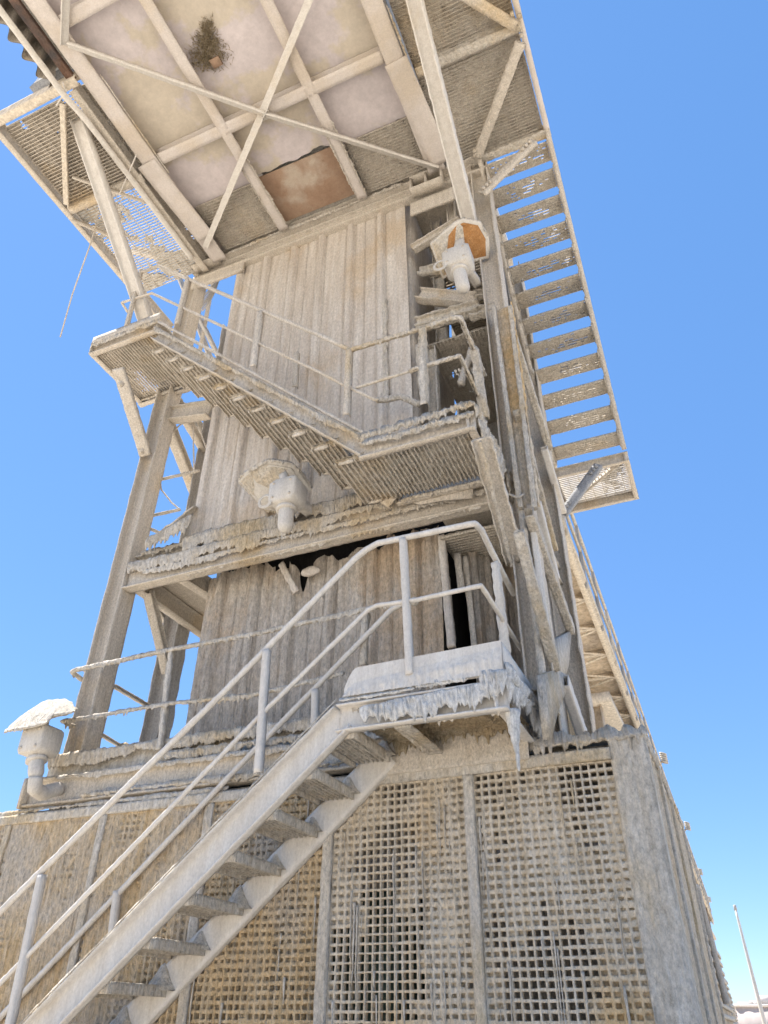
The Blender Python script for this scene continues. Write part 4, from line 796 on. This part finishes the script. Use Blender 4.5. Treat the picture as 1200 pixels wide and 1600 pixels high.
# ================================================================== LAMPS
def lamp(rim, uv_body, uv_globe, y, label, under, heap, size=1., crust=1., coil=1):
    c = PY(*uv_body, y); t = thing('hooded_lamp', label, 'lamp', tuple(c + ZZ * .3), 'hooded industrial lamps')
    rim = np.array(rim); h = rim.mean(0)
    def ring(s_, dz): return h + (rim - h) * s_ + ZZ * dz
    mb = MB(); mb.loft([ring(.96, 0), ring(1., .004), ring(1., .014), ring(.96, .016)]); hood = mb.build('hood', 'lamp_paint', t)
    # rim lip turned down and inset underside
    mb = MB(); mb.loft([ring(.86, -.003), ring(.84, -.006)]); mb.build('underside', under, hood)
    mb = MB()
    dense = []
    for a, b_ in zip(rim, np.roll(rim, -1, 0)):
        for q in np.linspace(0, 1, 9)[:-1]: dense.append(a + (b_ - a) * q)
    dense = np.array(dense)
    rr = [h + (dense - h) * s_ + ZZ * (.016 + heap * (1 - s_ ** 2.2)) for s_ in (1.015, .99, .95, .88, .78, .66, .52, .36, .18, .03)]
    rr = np.array(rr); nz = fbm(rr * 14, 3)[..., None] * V(.3, .3, 1) * (.012 + heap * .25); nz[..., 2] = np.clip(nz[..., 2], 0, 1); nz[0] *= .3; rr = rr + nz
    rr = np.concatenate([[h + (dense - h) * .99 + ZZ * .008], rr]); mb.loft(rr); mb.build('salt_heap', 'salt_crust', hood, smooth=True)
    mb = MB()
    for a, b_ in zip(rim, np.roll(rim, -1, 0)):
        o_ = (a + b_) / 2 - h; o_[2] = 0; o_ /= np.linalg.norm(o_); mb.curtain(a + ZZ * .014, b_ + ZZ * .014, o_, .022 * crust, .02 * crust, .014 * crust, .014, res=.008, dens=30)
    mb.build('salt_crust', 'salt_crust', hood, smooth=True)
    w_, hh = .135 * size, .125 * size
    oc = [(-w_, -hh * .7), (-w_ * .8, -hh), (w_ * .7, -hh), (w_, -hh * .6), (w_, hh * .8), (w_ * .75, hh), (-w_ * .6, hh), (-w_, hh * .75)]
    mb = MB(); mb.loft([[c + V(a * k_, d_, b_ * k_) for a, b_ in oc] for d_, k_ in ((-.105, .86), (-.09, 1), (.10, 1), (.12, .9))]); mb.bar(c + V(-.02, 0, hh * .8), V(*((h + c) / 2 + V(0, 0, .0))[:2], h[2] - .006), rect(.075 * size, .06), YY, res=.04)
    mb.noise(.0015, 14, 1); mb.build('housing', 'lamp_paint', t)
    mb = MB()
    for sx in (-1, 1):
        for sz in (-1, 1): mb.lathe(c + V(sx * w_ * .62, -.104, sz * hh * .6), [(.013, .004), (.013, -.008), (.004, -.01)], YY, 8)
    mb.build('cover_screws', 'dust_steel', t)
    g = PY(*uv_globe, y); st_ = c - ZZ * hh * .9; gd = g - st_; L = np.linalg.norm(gd); gd /= L; r_ = .066 * size
    mb = MB(); mb.lathe(st_, [(r_ * 1.2, -.03), (r_ * 1.25, .01), (r_ * 1.05, .02), (r_ * 1.1, .03), (r_ * 1.35, .035), (r_ * 1.38, .06), (r_ * 1.05, .066)], gd, 20); mb.noise(.003, 20, 1); mb.build('collar', 'lamp_paint', t)
    mb = MB(); mb.lathe(st_, [(r_ * .95, .05), (r_, .07), (r_, L - .03), (r_ * .88, L), (r_ * .55, L + .025), (.01, L + .035)], gd, 20); mb.noise(.003, 20, 1); mb.build('globe', 'lamp_paint', t, smooth=True)
    if coil:
        mb = MB(); q = c + V(-w_ - .02, -.11, -hh * .75)
        for rr_ in (.06, .068, .054): mb.tube([q + V(math.cos(a) * rr_ * size, rr_ * .2, math.sin(a) * rr_ * size) for a in np.linspace(0, 2 * math.pi, 18)], .007, 6, caps=False)
        mb.build('cable_coil', 'lamp_paint', t, smooth=True)
    return t, c
rim2 = [PZ(372, 752, 5.85), PZ(386, 737, 5.88), PZ(420, 720, 5.9), PZ(458, 726, 5.9), PZ(478, 748, 5.85), PZ(495, 777, 5.72), PZ(452, 803, 5.6), PZ(413, 797, 5.6)]
l2, c2_ = lamp(rim2, (449, 773), (446, 826), 4.42, 'hooded lamp with thick salt on its octagonal cover, hung before the middle cladding', 'lamp_paint', .05, 1., 1.1)
mb = MB(); mb.bar(c2_ + V(.02, .1, .0), V(c2_[0] + .05, T + .05, c2_[2] + .02), rect(.08, .08), ZZ); mb.build('arm', 'lamp_paint', l2)
rim3 = [PZ(672, 381, 8.25), PZ(710, 348, 8.3), PZ(724, 342, 8.3), PZ(750, 347, 8.3), PZ(764, 372, 8.28), PZ(765, 403, 8.2), PZ(735, 410, 8.12), PZ(692, 437, 7.95)]
l3, c3_ = lamp(rim3, (716, 409), (724, 452), 4.42, 'hooded lamp with rusty orange underside at the top right corner of the cladding', 'rust_orange', .03, 1.02, .6)
mb = MB(); mb.bar(c3_ + V(.05, .1, .0), V(c3_[0] + .1, T + .05, c3_[2] + .02), rect(.08, .08), ZZ); mb.build('arm', 'lamp_paint', l3)
rim1 = [PY(6, 1146, 4.42), PY(16, 1143, 4.2), PY(47, 1138, 4.15), PY(72, 1132, 4.15), PY(83, 1119, 4.17), PY(113, 1115, 4.2), PY(119, 1110, 4.52), PY(84, 1112, 4.7), PY(40, 1130, 4.7)]
l1, c1_ = lamp(rim1, (63, 1159), (56, 1212), 4.32, 'hooded lamp heaped with salt at the left end of the tower base beam', 'lamp_paint', .15, .9, .8, 0)
mb = MB(); mb.tube([PY(56, 1214, 4.32), PY(54, 1232, 4.34), PY(66, 1240, 4.45), PY(92, 1232, 4.62)], .055, 12, res=.02); mb.noise(.006, 20, 1); mb.build('arm', 'lamp_paint', l1, smooth=True)

# ================================================================== FAR GALLERY AND BEYOND
gl = thing('conveyor_gallery', 'long tan conveyor gallery with handrail running away behind the tower on the right', 'gallery', (-1.3, 20, 0))
zg = 6.9
gR = [PZ(887, 855, zg), PZ(1007, 1165, zg)]; d_ = (gR[1] - gR[0]); d_ /= np.linalg.norm(d_); gS = gR[0] - d_ * .6; gE = gR[0] + d_ * 44; perp = V(-d_[1], d_[0], 0)
Lg = np.linalg.norm(gE - gS)
for w_ in (0, .95):
    mb = MB(); mb.bar(gS + perp * w_, gE + perp * w_, Iv(.08, .14, .012), ZZ, res=.5, pres=.07); part(mb, 'beam', 'warm_steel', gl, .002)
mb = MB(); mb.bar(gS + perp * .475 + ZZ * .09, gE + perp * .475 + ZZ * .09, rect(.95, .03), ZZ, res=.1, pres=.08); mb.noise(.02, 9, 1); mb.build('floor_plate', 'far_tan', gl)
mb = MB(); mb2 = MB()
for k in range(int(Lg / 1.05)):
    a = gS + d_ * k * 1.05; mb.bar(a, a + perp * .95, rect(.06, .06), ZZ)
    b_ = a + d_ * .525; mb.bar(a + ZZ * -.03, b_ + perp * .95 - ZZ * .03, rect(.04, .03), ZZ); mb.bar(b_ + perp * .95 - ZZ * .03, a + d_ * 1.05 - ZZ * .03, rect(.04, .03), ZZ)
mb.noise(.01, 12, 1); mb.build('cross_bracing', 'warm_steel', gl)
for k in range(0, int(Lg / 1.5)):
    a = gS + d_ * (k * 1.5 + .3) - perp * .04
    mb = MB(); mb.bar(a, a + ZZ * 1.1, rect(.05, .05), YY); mb.build('handrail_post', 'grey_steel' if k % 3 else 'warm_steel', gl)
mb = MB()
for h_, w_ in ((1.12, .10), (.62, .04), (.14, .12)): mb.bar(gS - perp * .04 + ZZ * h_, gE - perp * .04 + ZZ * h_, rect(.04, w_), ZZ, res=.4); 
mb.noise(.004, 8, 1); mb.build('rail', 'warm_steel', gl)
mb = MB()
mb.bar(gS + perp * .25 + ZZ * .62, gE + perp * .25 + ZZ * .62, rect(.35, .9), ZZ, res=1., pres=.2); mb.noise(.02, 3, 1); mb.build('conveyor_cover', 'grey_steel', gl)
# supports and side sheeting under the far part
for k in range(5):
    y_ = 9 + k * 7.; a = gS + d_ * y_
    mb = MB()
    for w_ in (.08, .87): mb.bar(V(a[0], a[1], 0) + perp * w_, a + perp * w_, Ih(.16, .16, .015), YY, res=1)
    for z_ in (1.5, 3.2, 5.): mb.bar(V(a[0], a[1], z_) + perp * .08, V(a[0], a[1], z_ + .9) + perp * .87, rect(.06, .06), ZZ)
    mb.build('trestle', 'far_tan', gl)
# lamps on the gallery rail
for k, (u, v) in enumerate(((1030, 1188), (1070, 1292), (1092, 1362), (1107, 1404))):
    base = PZ(u - 4, v + 6, zg + 1.1); sc_ = base[1] / 12.
    t = thing('gallery_lamp', ('nearest small bright lamp on the far gallery rail', 'second small lamp along the far gallery rail, below the nearest', 'third small lamp along the far gallery rail, lower again', 'farthest small lamp on the gallery rail, the lowest one')[k], 'lamp', tuple(base), 'lamps along the far gallery')
    mb = MB(); mb.lathe(base, [(.06, 0), (.07, .05), (.09, .3), (.05, .34), (.01, .36)], ZZ, 12); mb.build('globe', 'lamp_glass', t, smooth=True)
    mb = MB()
    for q in range(5): mb.lathe(base + V(.22, 0, .02 + q * .06), [(.11, 0), (.11, .03), (.03, .032)], V(.35, 0, 1), 10)
    mb.build('cooling_fins', 'warm_steel', t)
    mb = MB(); mb.tube([base + V(.2, 0, .1), base + V(0, 0, -.1)], .03, 6); mb.build('arm', 'grey_steel', t)
# row of far process structures
def far_unit(k, y0_, depth, label, x1_):
    xt = gS[0] + (gE[0] - gS[0]) * (y0_ + depth - gS[1]) / (gE[1] - gS[1]) - .15
    t = thing('process_tower', label, 'tower', (x1_ - 2, y0_ + depth / 2, 0), 'far structures in line behind the enclosure')
    mb = MB(); mb.box((x1_ - 5, y0_, 0), (x1_, y0_ + depth, 2.9), .5); mb.noise(.02, 2, 1); mb.build('base', 'far_tan', t)
    mb = MB()
    for x_ in (xt - .25, xt - 3.6):
        for y_ in (y0_ + .3, y0_ + depth - .3): mb.bar(V(x_, y_, 2.9), V(x_, y_, 6.5), Ih(.22, .22, .02), YY, res=1)
    mb.build('frame', 'far_tan', t)
    mb = MB()
    for z_ in (4.1, 5.3, 6.4): mb.box((xt - 4, y0_ + .1, z_), (xt + .05, y0_ + depth - .1, z_ + .18), .5)
    mb.build('floor_beams', 'warm_steel', t)
    mb = MB(); mb.box((xt - 3.3, y0_ + .6, 2.9), (xt - .5, y0_ + depth - .5, 6.4), .5); mb.build('cladding', 'far_tan', t)
    mb = MB()
    for q in range(18): mb.box((x1_ + .02, y0_ + .2, .3 + q * .15), (x1_ + .05, y0_ + depth - .2, .36 + q * .15), .6)
    mb.build('louvres', 'warm_steel', t)
    mb = MB(); mb.tube([V(x1_ - .3, y0_ + 1, 2.9), V(x1_ - .3, y0_ + 1, 3.5), V(x1_ - .2, y0_ + 1.2, 3.7), V(x1_ + .05, y0_ + 1.6, 3.6), V(x1_ + .1, y0_ + 2, 2.)], .05, 6); mb.build('vent_pipe', 'grey_steel', t)
fl_ = ['tan process tower nearest behind the enclosure', 'second tan process tower in the far row', 'third tan process tower in the far row', 'fourth and last tan process tower in the far row']
for k, (y0_, dp) in enumerate(((13, 6), (22, 7), (33, 8), (47, 10))):
    far_unit(k, y0_, dp, fl_[k], -.25 - .030 * y0_)
# mast
b0 = PY(1190, 1592, 60); t0 = PY(1149, 1420, 60)
mt = thing('mast', 'slender pale mast standing alone against the sky at the lower right', 'mast', (b0[0], 60, 0))
mb = MB(); mb.tube([V(b0[0] + .15, 60, 0), V(t0[0], 60, t0[2])], [.15, .14, .13, .12, .11, .10, .09, .08], 10, res=.5); mb.build('pole', 'pale_steel', mt, smooth=True)
mb = MB(); mb.lathe(t0, [(.10, -.1), (.10, .2), (.03, .25)], ZZ, 8); mb.build('cap', 'grey_steel', mt)
# distant low buildings on the horizon
for k, (u, y_, w_, h_) in enumerate(((1172, 260, 16, 6.5), (1190, 300, 18, 8), (1205, 230, 14, 7))):
    c = PY(u, 1600, y_); t = thing('distant_building', ('low pale building at the foot of the far gallery on the horizon', 'pale building on the horizon at the foot of the mast', 'pale building cut by the right edge of the photo on the horizon')[k], 'building', (c[0], y_, 0), 'pale buildings on the horizon')
    mb = MB(); mb.box((c[0] - w_ / 2, y_, 0), (c[0] + w_ / 2, y_ + 14, h_), 5); mb.build('wall', 'hill_rock', t)
    mb = MB(); mb.box((c[0] - w_ / 2 - .4, y_ - .4, h_), (c[0] + w_ / 2 + .4, y_ + 14.4, h_ + .6), 5); mb.box((c[0] - 2, y_ + 2, h_ + .6), (c[0] + 2, y_ + 5, h_ + 2.4), 5); mb.build('roof', 'deck_beam', t)
    mb = MB()
    for q in range(4): mb.box((c[0] - w_ / 2 + 1.5 + q * w_ / 4, y_ - .15, 1.6), (c[0] - w_ / 2 + 3.2 + q * w_ / 4, y_ - .01, 3.4), 5)
    mb.build('window', 'grey_steel', t)

# ================================================================== LIGHT, SKY, CAMERA
SUN_EL, SUN_AZ = 66., -75.     # azimuth from +Y towards -X (behind the tower, a little left)
sc = bpy.context.scene
w = bpy.data.worlds.new('World'); sc.world = w; w.use_nodes = True; nt = w.node_tree
sky = nt.nodes.new('ShaderNodeTexSky'); sky.sky_type = 'NISHITA'; sky.sun_disc = False
sky.sun_elevation = math.radians(SUN_EL); sky.sun_rotation = math.radians(SUN_AZ)
sky.altitude = 1000; sky.air_density = 1.; sky.dust_density = .1; sky.ozone_density = 2.2
hsv = nt.nodes.new('ShaderNodeHueSaturation'); hsv.inputs['Saturation'].default_value = 1.06; hsv.inputs['Hue'].default_value = .502; hsv.inputs['Value'].default_value = 1.
mx = nt.nodes.new('ShaderNodeMix'); mx.data_type = 'RGBA'; mx.inputs[0].default_value = .55; mx.inputs[7].default_value = (.47, 1.40, 3.25, 1)
nt.links.new(sky.outputs[0], hsv.inputs['Color']); nt.links.new(hsv.outputs[0], mx.inputs[6]); nt.links.new(mx.outputs[2], nt.nodes['Background'].inputs[0]); nt.nodes['Background'].inputs[1].default_value = .11
sd = bpy.data.lights.new('sun', 'SUN'); sd.energy = 5.; sd.angle = math.radians(.5); sd.color = (1, .95, .87)
so = bpy.data.objects.new('sun', sd); COL.objects.link(so)
az = math.radians(SUN_AZ); el = math.radians(SUN_EL)
from mathutils import Vector, Matrix
dirv = Vector((math.sin(az) * math.cos(el), math.cos(az) * math.cos(el), math.sin(el)))
so.rotation_euler = dirv.to_track_quat('Z', 'Y').to_euler(); so.location = (0, 0, 30)
cd = bpy.data.cameras.new('camera'); co = bpy.data.objects.new('camera', cd); COL.objects.link(co); sc.camera = co
cd.sensor_fit = 'HORIZONTAL'; cd.sensor_width = 36; cd.lens = 36 * F / 1200; cd.clip_start = .05; cd.clip_end = 20000
Rm = Matrix(((R[0][0], -R[0][1], -R[0][2]), (R[1][0], -R[1][1], -R[1][2]), (R[2][0], -R[2][1], -R[2][2])))
co.matrix_world = Matrix.Translation(Vector(CAM)) @ Rm.to_4x4()
vs = sc.view_settings; vs.view_transform = 'Standard'; vs.look = 'None'; vs.gamma = 1; vs.exposure = 1.34
sc.cycles.max_bounces = 8; sc.cycles.diffuse_bounces = 5
sc.cycles.use_denoising = True
